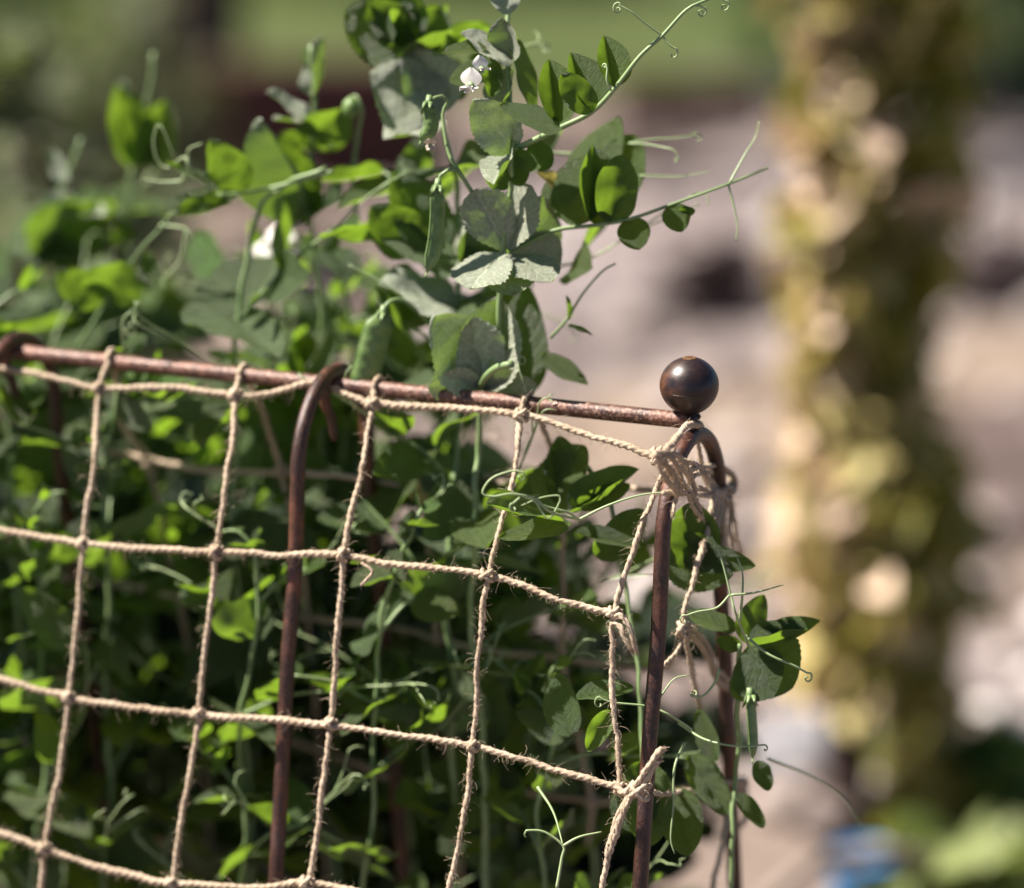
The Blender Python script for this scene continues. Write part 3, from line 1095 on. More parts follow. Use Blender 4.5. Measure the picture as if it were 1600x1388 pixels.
# --- traced plant: the tall one in focus over the rail
D0 = 2.150
hero_path = stem_from_pixels(row_pt(0.115, 0.0), [(742, 900, 2.215), (748, 700, 2.205), (756, 612, 2.19), (784, 500, 2.175), (790, 395, 2.165), (796, 300, 2.155), (799, 235, 2.15), (800, 120, 2.155), (801, 30, 2.165), (800, -30, 2.17)])
hero = pea_plant('tallest pea plant, in focus over the rail, with a long leaf spray reaching right', hero_path, 3, zmin=9)


def L(par, shape, b, t, nrm, wx=1.0, name=None):
    bp, tp = at(*b), at(*t)
    nm = name or ('stipule' if shape[0] == 's' else 'leaflet')
    return put(SHAPE[shape], nm, par, bp, tp - bp, camdir(*nrm), (tp - bp).length, wx)


def stalk(par, pts, r0, r1, name='petiole', mat='stem'):
    m = MB()
    tube(m, catmull([at(*p) for p in pts], 0.003), stem_radius(r0, r1), 7)
    return m.build(name, M[mat], par)


def vine(par, pts, r=0.0006, name='tendril'):
    m = MB()
    tube(m, catmull([at(*p) for p in pts], 0.0018), lambda t: r * (1.15 - 0.65 * t), 6)
    return m.build(name, M['tendril'], par)


def spiral_px(x, y, d, r, a0, turns, sgn=1, n=14):
    rg = random.Random(int(x * 7 + y * 13))
    r *= rg.uniform(0.55, 1.15)
    turns *= rg.uniform(0.5, 1.2)
    out = []
    for k in range(n):
        t = k / (n - 1)
        a = rad(a0) + sgn * turns * 2 * math.pi * t
        rr = r * (1 - 0.72 * t)
        out.append((x + rr * math.cos(a), y - rr * 1.15 * math.sin(a) + 3 * t, d + 0.003 * t))
    return out


stalk(hero, [(799, 236, 2.150), (850, 212, 2.140), (877, 199, 2.132), (926, 174, 2.124), (964, 134, 2.118), (1000, 88, 2.114), (1035, 56, 2.112), (1072, 16, 2.110), (1102, 1, 2.110), (1150, -20, 2.11)], 0.0019, 0.0007)
L(hero, 'flat', (877, 198, 2.132), (783, 160, 2.118), (-.15, .75, .62), 1.05)
L(hero, 'fold', (874, 192, 2.134), (860, 90, 2.142), (.25, -.15, .95), 0.9)
L(hero, 'mid', (926, 175, 2.122), (879, 117, 2.112), (-.35, .45, .8), 1.0)
L(hero, 'fold', (926, 172, 2.126), (896, 79, 2.134), (.45, .1, .85), 1.0)
L(hero, 'fold', (963, 136, 2.118), (946, 54, 2.122), (.3, -.1, .95), 0.95)
vine(hero, [(955, 142, 2.114), (948, 125, 2.112), (949, 108, 2.112)] + spiral_px(944, 103, 2.112, 6, 0, 1.2), 0.0006)
vine(hero, [(1035, 56, 2.112), (1010, 38, 2.11), (985, 18, 2.108), (968, 8, 2.108)] + spiral_px(965, 13, 2.108, 8, 60, 1.1), 0.0006)
vine(hero, [(1035, 57, 2.112), (1046, 70, 2.112), (1054, 76, 2.112)] + spiral_px(1052, 83, 2.112, 7, 50, 1.1, -1), 0.0006)
vine(hero, [(1080, 10, 2.11), (1092, 9, 2.11), (1100, 12, 2.11)] + spiral_px(1096, 18, 2.11, 7, 50, 1.0, -1), 0.0006)
vine(hero, [(1120, -8, 2.11), (1134, 2, 2.11)] + spiral_px(1132, 9, 2.11, 7, 50, 1.0, -1), 0.0006)
# stipules and leaves at the upper node
L(hero, 'sflat', (799, 238, 2.150), (742, 160, 2.132), (.25, -.35, .9), 0.9)
L(hero, 'narrow', (800, 236, 2.150), (808, 168, 2.145), (.9, .1, .4), 1.0, 'stipule')
L(hero, 'sfold', (797, 240, 2.150), (766, 282, 2.132), (-.4, .85, .35), 0.8)
L(hero, 'young', (801, 238, 2.150), (842, 262, 2.14), (.1, -.5, .8), 1.1, 'stipule')
L(hero, 'mid', (799, 242, 2.152), (815, 290, 2.148), (.1, -.4, .9), 1.2, 'stipule')
L(hero, 'wide', (800, 238, 2.160), (770, 300, 2.168), (0, -.3, .95), 1.0, 'stipule')
L(hero, 'mid', (830, 222, 2.15), (858, 268, 2.16), (.2, -.4, .9), 1.1)
# pale toothed stipules at the lower node
L(hero, 'sfan', (790, 394, 2.164), (742, 300, 2.150), (-.35, .55, .76), 0.72)
L(hero, 'sfan', (794, 392, 2.164), (822, 290, 2.150), (-.5, .45, .74), 0.80)
L(hero, 'sfan', (796, 394, 2.166), (872, 330, 2.176), (.82, -.05, .55), 1.0)
L(hero, 'sfan', (796, 396, 2.166), (880, 400, 2.172), (.80, -.10, .6), 0.9)
L(hero, 'sfan', (790, 392, 2.162), (732, 444, 2.138), (-.25, .75, .6), 0.95)
L(hero, 'sfan', (794, 396, 2.164), (862, 432, 2.140), (.05, .82, .55), 0.75)
L(hero, 'sfan', (792, 396, 2.160), (800, 456, 2.138), (-.1, .8, .55), 0.85)
# peduncles with the two young pods
stalk(hero, [(788, 390, 2.164), (752, 325, 2.158), (716, 266, 2.152), (700, 236, 2.154), (692, 180, 2.156), (700, 158, 2.152), (690, 150, 2.150), (672, 156, 2.148)], 0.0015, 0.0009, 'peduncle')
stalk(hero, [(716, 266, 2.152), (700, 266, 2.150), (688, 274, 2.150), (684, 288, 2.150)], 0.0012, 0.0009, 'peduncle')
pod(hero, at(684, 290, 2.150), at(673, 428, 2.146), 0.0115, camdir(.75, 0, .65), -0.002)
pod(hero, at(670, 160, 2.148), at(664, 222, 2.144), 0.009, camdir(.5, 0, .8), -0.003)
flower(hero, at(672, 226, 2.142), camdir(0, -.7, .6), 0.0055, M['withered'])
flower(hero, at(736, 134, 2.128), camdir(-.35, -.1, .9), 0.0105)
flower(hero, at(752, 108, 2.130), camdir(.4, .2, .9), 0.0080)
L(hero, 'sflat', (800, 100, 2.156), (725, 45, 2.148), (-.2, .8, .5), 0.9)
L(hero, 'sfold', (800, 95, 2.158), (780, 30, 2.150), (-.5, .6, .6), 1.0)
L(hero, 'narrow', (760, 75, 2.150), (690, 78, 2.146), (0, .7, .7), 1.0)
L(hero, 'young', (770, 100, 2.150), (770, 150, 2.143), (.3, -.4, .8), 1.1)
L(hero, 'mid', (785, 110, 2.154), (700, 120, 2.16), (-.1, .6, .75), 1.0)
L(hero, 'sfold', (801, 110, 2.158), (775, 185, 2.150), (-.6, .5, .55), 0.7)
L(hero, 'sflat', (801, 20, 2.165), (770, -30, 2.16), (-.3, .7, .6), 1.0)
L(hero, 'narrow', (801, 60, 2.165), (845, 185, 2.165), (.8, -.1, .5), 1.0)
# big stipules just above the rail
L(hero, 'sfold', (750, 608, 2.185), (684, 496, 2.165), (.3, -.1, .95), 0.95)
L(hero, 'sfold', (754, 608, 2.185), (778, 468, 2.168), (-.25, -.15, .95), 0.80)
L(hero, 'sflat', (756, 606, 2.185), (834, 604, 2.165), (.1, -.35, .9), 0.9)
L(hero, 'sflat', (750, 606, 2.186), (672, 608, 2.170), (-.1, -.35, .9), 0.9)
L(hero, 'flat', (822, 615, 2.205), (824, 445, 2.200), (.2, -.2, .95), 0.75)
L(hero, 'narrow', (845, 556, 2.20), (920, 596, 2.19), (.2, .5, .8), 1.0)
stalk(hero, [(750, 606, 2.182), (760, 588, 2.168), (778, 574, 2.158), (801, 569, 2.152)], 0.0018, 0.0022, 'peduncle')
# second leaf spray, reaching right below the first
stalk(hero, [(796, 396, 2.166), (840, 372, 2.166), (876, 358, 2.164), (930, 352, 2.162), (985, 342, 2.16), (1060, 316, 2.158), (1140, 287, 2.16), (1200, 262, 2.17)], 0.0014, 0.0007)
L(hero, 'fold', (930, 350, 2.162), (932, 226, 2.168), (.45, -.25, .85), 1.0)
L(hero, 'mid', (955, 348, 2.160), (972, 244, 2.150), (.3, -.35, .88), 1.05)
L(hero, 'wide', (905, 352, 2.164), (908, 240, 2.18), (-.2, -.2, .95), 0.9)
o_ = L(hero, 'yellow', (880, 300, 2.19), (845, 268, 2.18), (-.2, .6, .75), 0.9, 'leaflet')
o_['label'] = 'small yellowed leaflet'
L(hero, 'round', (986, 342, 2.160), (997, 390, 2.152), (.1, -.45, .88), 1.0)
L(hero, 'round', (1052, 320, 2.158), (1064, 362, 2.150), (.1, -.45, .88), 0.95)
L(hero, 'round', (1062, 330, 2.156), (1086, 330, 2.152), (.1, -.45, .88), 0.8)
L(hero, 'wide', (940, 330, 2.20), (990, 205, 2.21), (-.1, .5, .85), 0.75)
L(hero, 'flat', (905, 330, 2.20), (965, 178, 2.215), (-.2, .6, .75), 0.8)
L(hero, 'mid', (862, 340, 2.18), (905, 250, 2.19), (-.3, .6, .75), 1.0)
vine(hero, [(1138, 288, 2.16), (1146, 320, 2.16), (1152, 350, 2.16), (1150, 376, 2.16)], 0.0006)
vine(hero, [(1140, 286, 2.16), (1165, 240, 2.165), (1180, 215, 2.17), (1186, 190, 2.17)], 0.0006)
vine(hero, [(1000, 275, 2.2), (1060, 276, 2.2), (1110, 268, 2.2)], 0.0007)
# low thin leaf stalk with two narrow leaflets
stalk(hero, [(860, 528, 2.19), (885, 500, 2.185), (910, 460, 2.18), (940, 425, 2.18), (962, 412, 2.18)], 0.0009, 0.0006)
L(hero, 'narrow', (888, 508, 2.185), (927, 520, 2.18), (.1, .8, .5), 0.8)
L(hero, 'narrow', (890, 500, 2.185), (888, 462, 2.18), (.8, 0, .5), 0.9)

# --- plant with the big flat pod behind the rail
pod_path = stem_from_pixels(row_pt(0.155, -0.02), [(700, 900, 2.24), (715, 700, 2.24), (722, 560, 2.24), (722, 430, 2.245), (715, 330, 2.25), (690, 180, 2.25), (660, 90, 2.25), (640, 20, 2.25)])
podp = pea_plant('pea plant with a broad flat pod over the rail and dark leaves at its top', pod_path, 11, zmin=0.40, az0=2.9, pods=0.0, gap=0.040)
stalk(podp, [(722, 560, 2.24), (668, 502, 2.215), (630, 470, 2.20), (608, 472, 2.195), (598, 486, 2.195)], 0.0013, 0.0010, 'peduncle')
pod(podp, at(598, 488, 2.195), at(568, 618, 2.20), 0.0165, camdir(.35, .15, .9), 0.001)
vine(podp, [(668, 502, 2.215), (610, 450, 2.21), (545, 414, 2.21)], 0.0008)
L(podp, 'wide', (640, 70, 2.24), (600, -20, 2.23), (.2, -.3, .9), 1.1)
L(podp, 'wide', (650, 80, 2.24), (540, 20, 2.23), (-.1, -.2, .95), 1.0)
L(podp, 'wide', (655, 85, 2.24), (690, 10, 2.24), (.2, -.3, .9), 1.1)
L(podp, 'swide', (690, 180, 2.24), (585, 110, 2.225), (-.3, .5, .8), 1.0)
L(podp, 'swide', (690, 185, 2.24), (600, 205, 2.22), (-.2, .8, .5), 0.9)
L(podp, 'sfold', (690, 180, 2.24), (640, 80, 2.235), (.2, .2, .95), 1.0)
L(podp, 'wide', (660, 390, 2.235), (580, 330, 2.22), (.1, -.4, .9), 0.95)
L(podp, 'wide', (690, 390, 2.235), (620, 270, 2.22), (.2, -.3, .9), 0.75)
L(podp, 'swide', (715, 420, 2.235), (720, 345, 2.215), (-.1, .8, .6), 1.1)
L(podp, 'swide', (715, 480, 2.235), (600, 430, 2.215), (-.1, .8, .6), 0.9)

# --- other plants of the row; h: how far towards the viewer from the rail, points: photo pixels foot to tip
def on_row(px, py, h):
    r = ray(px, py)
    return CAM + r * (((RAIL_END + HD * h) - CAM).dot(HD) / r.dot(HD))


def row_plant(label, h, pts, seed, below=None, **kw):
    up = [on_row(x, y, h) for x, y in pts]
    rg = random.Random(seed * 7)
    f = V3((up[0].x + rg.uniform(-0.02, 0.02), up[0].y + rg.uniform(-0.02, 0.02), 0.0))
    if below is not None:
        zl = on_row(400, below, h).z
        kw['keep'] = lambda p: p.z < zl
    if up[0].z < 0.1:
        up = [p for p in up if p.z > 0.1]
    return pea_plant(label, [f, f.lerp(up[0], 0.5) + V3((0.006, 0.004, 0))] + up, seed, **kw)


pl_tip = row_plant('pea plant whose slender pale tip stands upright above the middle hoop', -0.12, [(500, 700), (500, 480), (488, 300), (490, 180), (492, 62)], 21, az0=0.3, size=1.15, gap=0.056, below=400)
pl_flower = row_plant('pea plant bearing a blurred white flower above the left half of the rail', -0.17, [(440, 720), (425, 560), (425, 400)], 22, az0=1.2, size=1.2, gap=0.056, below=450)
pl_pair = row_plant('pea plant with a pair of sunny leaves and tendrils left of the slender tip', -0.06, [(360, 700), (370, 500), (400, 330), (450, 290), (520, 268)], 23, az0=3.3, size=1.15, gap=0.058, below=480)
pl_square = row_plant('pea plant with a dark square leaf and a straight pale tip near the top left', -0.22, [(170, 760), (190, 520), (212, 320), (244, 78)], 24, az0=0.5, size=1.25, gap=0.062, below=400)
pl_fold = row_plant('pea plant with pale folded leaves at the far left above the rail', -0.19, [(80, 760), (90, 540), (88, 380), (95, 300), (120, 215)], 25, az0=0.2, size=1.25, gap=0.058, below=400)
row_plant('pea plant leaning over the rail at the left picture edge', -0.05, [(20, 800), (0, 620), (-5, 540), (-10, 480)], 26, az0=0.8, size=1.1, gap=0.066, drop=0.16)
row_plant('pea plant rising between the left hoop and the second net strand', -0.02, [(165, 1350), (170, 1100), (165, 850), (175, 680), (195, 560)], 27, size=0.95, gap=0.066, drop=0.16)
row_plant('pea plant with large sunlit leaves under the rail, left of the middle hoop', -0.145, [(330, 1250), (330, 1050), (320, 850), (330, 720), (340, 640)], 28, size=1.3, gap=0.070, drop=0.16, back=True)
row_plant('pea plant with lime backlit leaves right behind the middle hoop', -0.145, [(510, 1250), (520, 1000), (530, 820), (545, 640), (540, 430)], 29, size=1.25, gap=0.070, drop=0.16, back=True)
row_plant('pea plant filling the netting between the middle hoop and the third strand', -0.145, [(640, 1350), (640, 1200), (630, 1000), (640, 820), (630, 650)], 30, size=1.15, gap=0.068, drop=0.16, back=True)
row_plant('pea plant in the lower left corner with tendrils clinging to the net', 0.02, [(60, 1500), (60, 1330), (70, 1150), (60, 960), (50, 800)], 31, size=0.95, gap=0.062, drop=0.16)
row_plant('low pea plant in deep shade beside the foot of the second strand', -0.145, [(240, 1600), (240, 1380), (230, 1200), (240, 1050), (220, 930)], 32, size=1.1, gap=0.090, drop=0.16, back=True)
row_plant('low pea plant in deep shade left of the middle hoop leg', -0.145, [(400, 1550), (400, 1380), (400, 1250), (390, 1130)], 33, size=1.1, gap=0.090, drop=0.16, back=True)
row_plant('low pea plant in deep shade right of the middle hoop leg', -0.145, [(560, 1600), (560, 1400), (570, 1280), (560, 1130), (575, 1000)], 34, size=1.1, gap=0.090, drop=0.16, back=True)
row_plant('low pea plant behind the third and fourth strands near the bottom', -0.145, [(760, 1600), (760, 1400), (770, 1250), (790, 1100), (770, 960), (800, 800)], 35, size=1.1, gap=0.072, drop=0.16, back=True)
row_plant('pea plant beside the end hoop with leaves poking out between its legs', -0.145, [(930, 1600), (930, 1400), (920, 1250), (910, 1050), (900, 900), (905, 760)], 36, az0=0.2, tend=0.2, gap=0.075, drop=0.16, back=True)
row_plant('pea plant behind the back net with a dim stem in the middle of the row', -0.22, [(470, 1250), (470, 1100), (480, 900), (470, 700), (520, 520)], 37, size=1.35, gap=0.072, drop=0.16, back=True)
row_plant('pea plant behind the back net near the left hoop', -0.24, [(160, 1250), (160, 1000), (150, 800), (130, 600), (120, 470)], 38, size=1.35, gap=0.072, drop=0.16, back=True)
row_plant('pea plant behind the back net right of the broad pod', -0.18, [(800, 1400), (780, 1100), (740, 900), (700, 760), (680, 560)], 39, size=1.25, gap=0.075, drop=0.16, back=True)
GE = 'pea plants of the row running on past the left picture edge'
for k, (x, top, h) in enumerate([(-100, 640, -0.05), (-200, 500, -0.16), (-300, 520, -0.05)]):  # row carried on out of view, added as shadow casters
    row_plant('pea plant of the row added past the left picture edge to cast shade', h, [(x, 1500), (x + 10, 1100), (x - 10, 700), (x, top)], 80 + k, size=1.35, gap=0.042, group=GE, tend=0.2)
# traced tops of the five plants above the left half of the rail
def R3(x, y, h):
    return (x, y, (on_row(x, y, h) - CAM).dot(FWD))


def LR(par, shape, b, t, nrm, wx=1.0):
    return L(par, shape, R3(*b), R3(*t), nrm, wx)


def stalkR(par, pts, r0, r1, name='petiole', mat='stem'):
    return stalk(par, [R3(*p) for p in pts], r0, r1, name, mat)


def vineR(par, pts, r=0.0007):
    return vine(par, [R3(*p) for p in pts], r)


H = -0.12
LR(pl_tip, 'sflat', (488, 190, H), (424, 138, H + .02), (-.3, .75, .6), 0.8)
LR(pl_tip, 'sflat', (488, 195, H), (430, 178, H + .03), (-.2, .8, .5), 0.6)
LR(pl_tip, 'sfold', (490, 150, H), (496, 58, H), (-.7, .2, .6), 0.55)
LR(pl_tip, 'wide', (480, 225, H), (540, 180, H + .01), (.3, -.4, .85), 1.0)
LR(pl_tip, 'wide', (478, 228, H), (440, 210, H + .01), (0, -.4, .9), 0.9)
LR(pl_tip, 'narrow', (482, 235, H), (520, 222, H + .02), (0, .8, .5), 0.8)
LR(pl_tip, 'wide', (485, 330, H), (400, 215, H + .03), (-.1, -.25, .95), 0.7)
LR(pl_tip, 'sfold', (485, 335, H), (385, 190, H + .05), (-.6, .55, .5), 0.5)
LR(pl_tip, 'wide', (488, 335, H), (525, 300, H + .02), (.1, .5, .8), 1.1)
LR(pl_tip, 'wide', (485, 340, H), (440, 300, H + .03), (.1, -.4, .9), 1.0)
stalkR(pl_tip, [(556, 340, H), (552, 270, H), (560, 205, H), (566, 170, H + .01), (556, 150, H + .01), (549, 152, H + .01)], 0.0016, 0.0010, 'peduncle')
bud = MB()
lathe(bud, at(*R3(549, 186, H + .01)), [(0.0008, 0.0), (0.0046, 0.003), (0.0056, 0.007), (0.0042, 0.011), (0.0014, 0.013)], 14)
bud.build('flower_bud', M['pod'], pl_tip)
H = -0.06
LR(pl_pair, 'wide', (382, 296, H), (330, 226, H + .02), (.2, -.4, .9), 0.75)
LR(pl_pair, 'flat', (378, 300, H), (262, 250, H + .03), (.1, .6, .75), 0.3)
LR(pl_pair, 'mid', (372, 306, H), (250, 322, H + .03), (-.1, .7, .7), 0.55)
LR(pl_pair, 'mid', (360, 312, H), (275, 330, H + .04), (0, .5, .85), 0.5)
stalkR(pl_pair, [(520, 268, H), (440, 290, H), (380, 302, H), (340, 305, H + .01)], 0.0014, 0.0009)
vineR(pl_pair, [(340, 305, H), (300, 268, H + .02), (288, 246, H + .02), (262, 262, H + .02), (246, 250, H + .02), (240, 222, H + .02), (246, 196, H + .02), (256, 204, H + .02), (272, 246, H + .02)])
vineR(pl_pair, [(300, 268, H + .02), (294, 236, H + .02), (316, 224, H + .02)])
vineR(pl_pair, [(288, 270, H + .02), (284, 282, H + .02), (250, 284, H + .02), (225, 280, H + .02)])
stalkR(pl_pair, [(120, 545, H), (180, 450, H), (220, 390, H), (250, 358, H), (270, 330, H)], 0.0013, 0.0008, 'petiole')
vineR(pl_pair, [(250, 352, H), (290, 358, H), (302, 380, H), (318, 405, H)], 0.0009)
vineR(pl_pair, [(292, 362, H), (280, 410, H), (250, 440, H)], 0.0009)
LR(pl_pair, 'wide', (235, 455, H), (230, 395, H), (-.2, .6, .75), 0.8)
LR(pl_pair, 'wide', (165, 470, H), (90, 430, H + .02), (0, -.4, .9), 0.9)
LR(pl_pair, 'wide', (165, 470, H), (190, 420, H + .02), (0, -.4, .9), 1.1)
H = -0.22
LR(pl_square, 'wide', (226, 262, H), (188, 140, H + .02), (.2, -.35, .9), 0.62)
LR(pl_square, 'wide', (232, 262, H), (256, 165, H + .01), (-.1, -.25, .95), 0.7)
LR(pl_square, 'sfold', (200, 170, H), (192, 122, H), (-.5, .7, .5), 0.8)
LR(pl_square, 'narrow', (210, 262, H), (176, 175, H + .02), (-.8, .4, .4), 0.5)
LR(pl_square, 'sflat', (205, 345, H), (160, 318, H + .02), (-.2, .75, .6), 0.8)
LR(pl_square, 'wide', (205, 350, H), (180, 385, H + .02), (0, -.3, .9), 0.9)
H = -0.19
LR(pl_fold, 'sfold', (62, 395, H), (98, 300, H + .02), (-.7, .5, .5), 0.5)
LR(pl_fold, 'wide', (70, 400, H), (140, 330, H + .02), (.1, -.35, .9), 1.0)
LR(pl_fold, 'wide', (75, 405, H), (130, 395, H + .02), (.0, -.3, .9), 1.1)
LR(pl_fold, 'young', (65, 400, H), (50, 410, H + .02), (.0, .5, .8), 1.0)
LR(pl_fold, 'sflat', (100, 290, H), (80, 235, H), (-.3, .7, .6), 0.6)
LR(pl_fold, 'sflat', (105, 330, H), (160, 325, H + .02), (-.2, .8, .5), 0.6)
H = -0.17
LR(pl_flower, 'sflat', (425, 430, H), (372, 385, H + .02), (-.2, .8, .5), 0.5)
LR(pl_flower, 'sflat', (425, 440, H), (470, 425, H + .02), (-.1, .8, .5), 0.6)
LR(pl_flower, 'young', (425, 420, H), (390, 350, H + .02), (-.3, .6, .7), 0.5)
flower(pl_flower, at(*R3(436, 385, H + .02)), camdir(-.3, .3, .9), 0.016)
flower(pl_flower, at(*R3(408, 402, H + .02)), camdir(-.5, .3, .8), 0.012)
LR(pl_flower, 'sflat', (415, 440, H), (380, 415, H + .03), (-.3, .75, .6), 0.7)
LR(pl_flower, 'sfold', (430, 430, H), (450, 372, H + .02), (-.5, .6, .6), 0.6)
flower(pl_flower, at(*R3(448, 400, H + .02)), camdir(.2, .5, .8), 0.012)
row_plant('slender young pea plant climbing inside the netting right of the middle hoop leg', 0.015, [(560, 1500), (575, 1300), (590, 1120), (600, 960), (640, 830)], 91, size=0.78, gap=0.05, tend=0.9, drop=0.15, srad=0.0016)
row_plant('slender young pea plant climbing inside the netting left of the middle hoop leg', 0.02, [(380, 1500), (390, 1320), (380, 1150), (410, 980), (400, 860)], 92, size=0.78, gap=0.05, tend=0.9, drop=0.15, srad=0.0016)
row_plant('slender young pea plant inside the netting left of the end hoop, near the bottom', 0.0, [(850, 1600), (850, 1420), (840, 1300), (860, 1170), (850, 1060)], 93, size=0.8, gap=0.05, tend=0.9, drop=0.15, srad=0.0016)
# low plants of the second row, shade painted into their leaf colour
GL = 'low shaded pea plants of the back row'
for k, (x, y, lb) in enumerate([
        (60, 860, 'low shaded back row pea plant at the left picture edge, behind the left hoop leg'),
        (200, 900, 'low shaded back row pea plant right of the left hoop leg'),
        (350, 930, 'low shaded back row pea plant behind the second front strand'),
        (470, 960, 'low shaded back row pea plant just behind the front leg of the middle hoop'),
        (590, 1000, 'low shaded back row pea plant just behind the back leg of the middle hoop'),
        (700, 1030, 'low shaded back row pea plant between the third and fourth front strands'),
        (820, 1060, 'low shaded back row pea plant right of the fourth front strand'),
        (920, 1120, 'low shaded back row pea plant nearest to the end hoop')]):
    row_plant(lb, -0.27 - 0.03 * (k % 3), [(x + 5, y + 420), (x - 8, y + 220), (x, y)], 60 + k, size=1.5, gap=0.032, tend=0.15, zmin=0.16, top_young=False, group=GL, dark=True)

# --- plant at the right, outside the end hoop
rp_ = stem_from_pixels(row_pt(-0.03, -0.04), [(1142, 1380, 2.19), (1152, 1200, 2.185), (1160, 1060, 2.165), (1166, 1000, 2.15)])
rightp = pea_plant('small pea plant by the end hoop with one broad dark leaf and wiry tendrils', rp_, 41, zmin=9, srad=0.0015)
L(rightp, 'wide', (1168, 1010, 2.150), (1236, 1074, 2.140), (.15, -.3, .93), 1.6)
L(rightp, 'wide', (1165, 1030, 2.152), (1206, 1086, 2.142), (-.1, -.3, .93), 1.7)
L(rightp, 'flat', (1165, 1005, 2.152), (1195, 930, 2.150), (.3, -.2, .93), 1.0)
L(rightp, 'fold', (1170, 1005, 2.146), (1262, 975, 2.138), (.1, .8, .5), 0.7)
L(rightp, 'flat', (1180, 1005, 2.146), (1280, 968, 2.138), (.1, .4, .8), 0.6)
L(rightp, 'mid', (1160, 1010, 2.152), (1120, 1000, 2.152), (0, -.4, .9), 1.1)
L(rightp, 'mid', (1150, 985, 2.152), (1075, 955, 2.155), (.1, .5, .8), 0.7)
L(rightp, 'mid', (1120, 1190, 2.18), (1090, 1110, 2.18), (-.5, .2, .85), 0.7)
L(rightp, 'wide', (1075, 1180, 2.185), (1140, 1270, 2.18), (.3, .2, .95), 0.6)
L(rightp, 'wide', (1180, 1190, 2.17), (1205, 1235, 2.17), (.4, .2, .95), 0.8)
L(rightp, 'wide', (1050, 1230, 2.17), (1078, 1335, 2.16), (.1, .3, .93), 0.8)
L(rightp, 'mid', (1150, 1240, 2.175), (1195, 1292, 2.17), (.1, .5, .85), 0.7)
pod(rightp, at(1172, 1086, 2.145), at(1180, 1185, 2.145), 0.0085, camdir(.8, .1, .6), 0.0)
vine(rightp, [(1170, 1010, 2.12), (1150, 960, 2.10), (1142, 930, 2.10), (1126, 870, 2.10), (1112, 838, 2.10)], 0.0008)
vine(rightp, [(1142, 930, 2.10), (1180, 926, 2.10), (1224, 914, 2.10)], 0.0007)
vine(rightp, [(1140, 930, 2.10), (1120, 950, 2.10), (1090, 956, 2.10), (1072, 962, 2.10)] + spiral_px(1068, 968, 2.10, 7, 60, 1.1), 0.0006)
vine(rightp, [(1160, 990, 2.12), (1200, 1022, 2.11), (1240, 1040, 2.11), (1262, 1052, 2.11)] + spiral_px(1262, 1058, 2.11, 7, 50, 1.2, -1), 0.0008)
vine(rightp, [(1156, 970, 2.12), (1160, 930, 2.11), (1160, 895, 2.11), (1152, 872, 2.11)], 0.0008)
vine(rightp, [(1080, 1140, 2.14), (1050, 1120, 2.12), (1022, 1106, 2.12), (1000, 1102, 2.12), (960, 1098, 2.12), (940, 1092, 2.12)] + spiral_px(936, 1098, 2.12, 7, 90, 1.0), 0.0007)
vine(rightp, [(1022, 1106, 2.12), (1038, 1080, 2.12), (1055, 1060, 2.12), (1078, 1055, 2.12)], 0.0006)
vine(rightp, [(1125, 1046, 2.12), (1115, 1070, 2.12), (1098, 1088, 2.12), (1086, 1088, 2.12)] + spiral_px(1084, 1082, 2.12, 7, 200, 1.3), 0.0007)
vine(rightp, [(1060, 1130, 2.14), (1100, 1155, 2.13), (1150, 1166, 2.12), (1195, 1164, 2.12)] + spiral_px(1196, 1169, 2.12, 5, 80, 1.0, -1), 0.0007)
vine(rightp, [(1070, 1160, 2.14), (1054, 1200, 2.13), (1052, 1260, 2.13), (1048, 1310, 2.13), (1054, 1334, 2.13)], 0.0007)
vine(rightp, [(1200, 1185, 2.2), (1270, 1215, 2.22), (1320, 1250, 2.25), (1345, 1290, 2.26)], 0.0008)

# --- traced leaves seen inside the right end of the netting
endp = pea_plant('pea plant with a broad half lit leaf inside the curve of the end hoop', stem_from_pixels(row_pt(0.03, -0.02), [(1000, 1350, 2.18), (1000, 1150, 2.18), (990, 950, 2.18), (960, 800, 2.18), (900, 700, 2.19)]), 43, zmin=9, srad=0.0013)
L(endp, 'wide', (1070, 890, 2.16), (1086, 788, 2.15), (.2, -.35, .9), 1.1)
L(endp, 'wide', (1040, 860, 2.165), (1140, 900, 2.15), (.1, -.3, .95), 1.0)
L(endp, 'flat', (1060, 870, 2.16), (1180, 886, 2.15), (.1, -.2, .95), 0.6)
L(endp, 'wide', (850, 800, 2.19), (905, 695, 2.18), (-.2, .5, .85), 0.9)
L(endp, 'wide', (880, 790, 2.19), (880, 680, 2.19), (.3, .1, .9), 0.7)
L(endp, 'fold', (890, 800, 2.175), (992, 728, 2.16), (-.3, .6, .75), 0.65)
L(endp, 'mid', (900, 790, 2.17), (985, 760, 2.165), (.1, -.3, .9), 0.6)
L(endp, 'mid', (880, 810, 2.15), (770, 775, 2.10), (.1, .8, .6), 0.55)
L(endp, 'flat', (890, 815, 2.14), (780, 835, 2.11), (0, .7, .7), 0.5)
L(endp, 'mid', (900, 830, 2.16), (1000, 850, 2.15), (.1, .6, .8), 0.5)
L(endp, 'mid', (930, 870, 2.17), (1010, 800, 2.17), (.1, -.4, .9), 0.9)
L(endp, 'flat', (890, 1150, 2.14), (872, 1050, 2.14), (-.2, .2, .95), 0.9)
L(endp, 'mid', (900, 1090, 2.13), (990, 1070, 2.13), (.0, .7, .7), 0.7)
L(endp, 'young', (955, 1110, 2.12), (918, 1175, 2.12), (.2, .3, .9), 0.8)
L(endp, 'wide', (1000, 1190, 2.16), (1020, 1320, 2.15), (.1, .2, .95), 0.8)
L(endp, 'wide', (985, 1300, 2.16), (1000, 1200, 2.16), (-.2, .2, .95), 0.9)
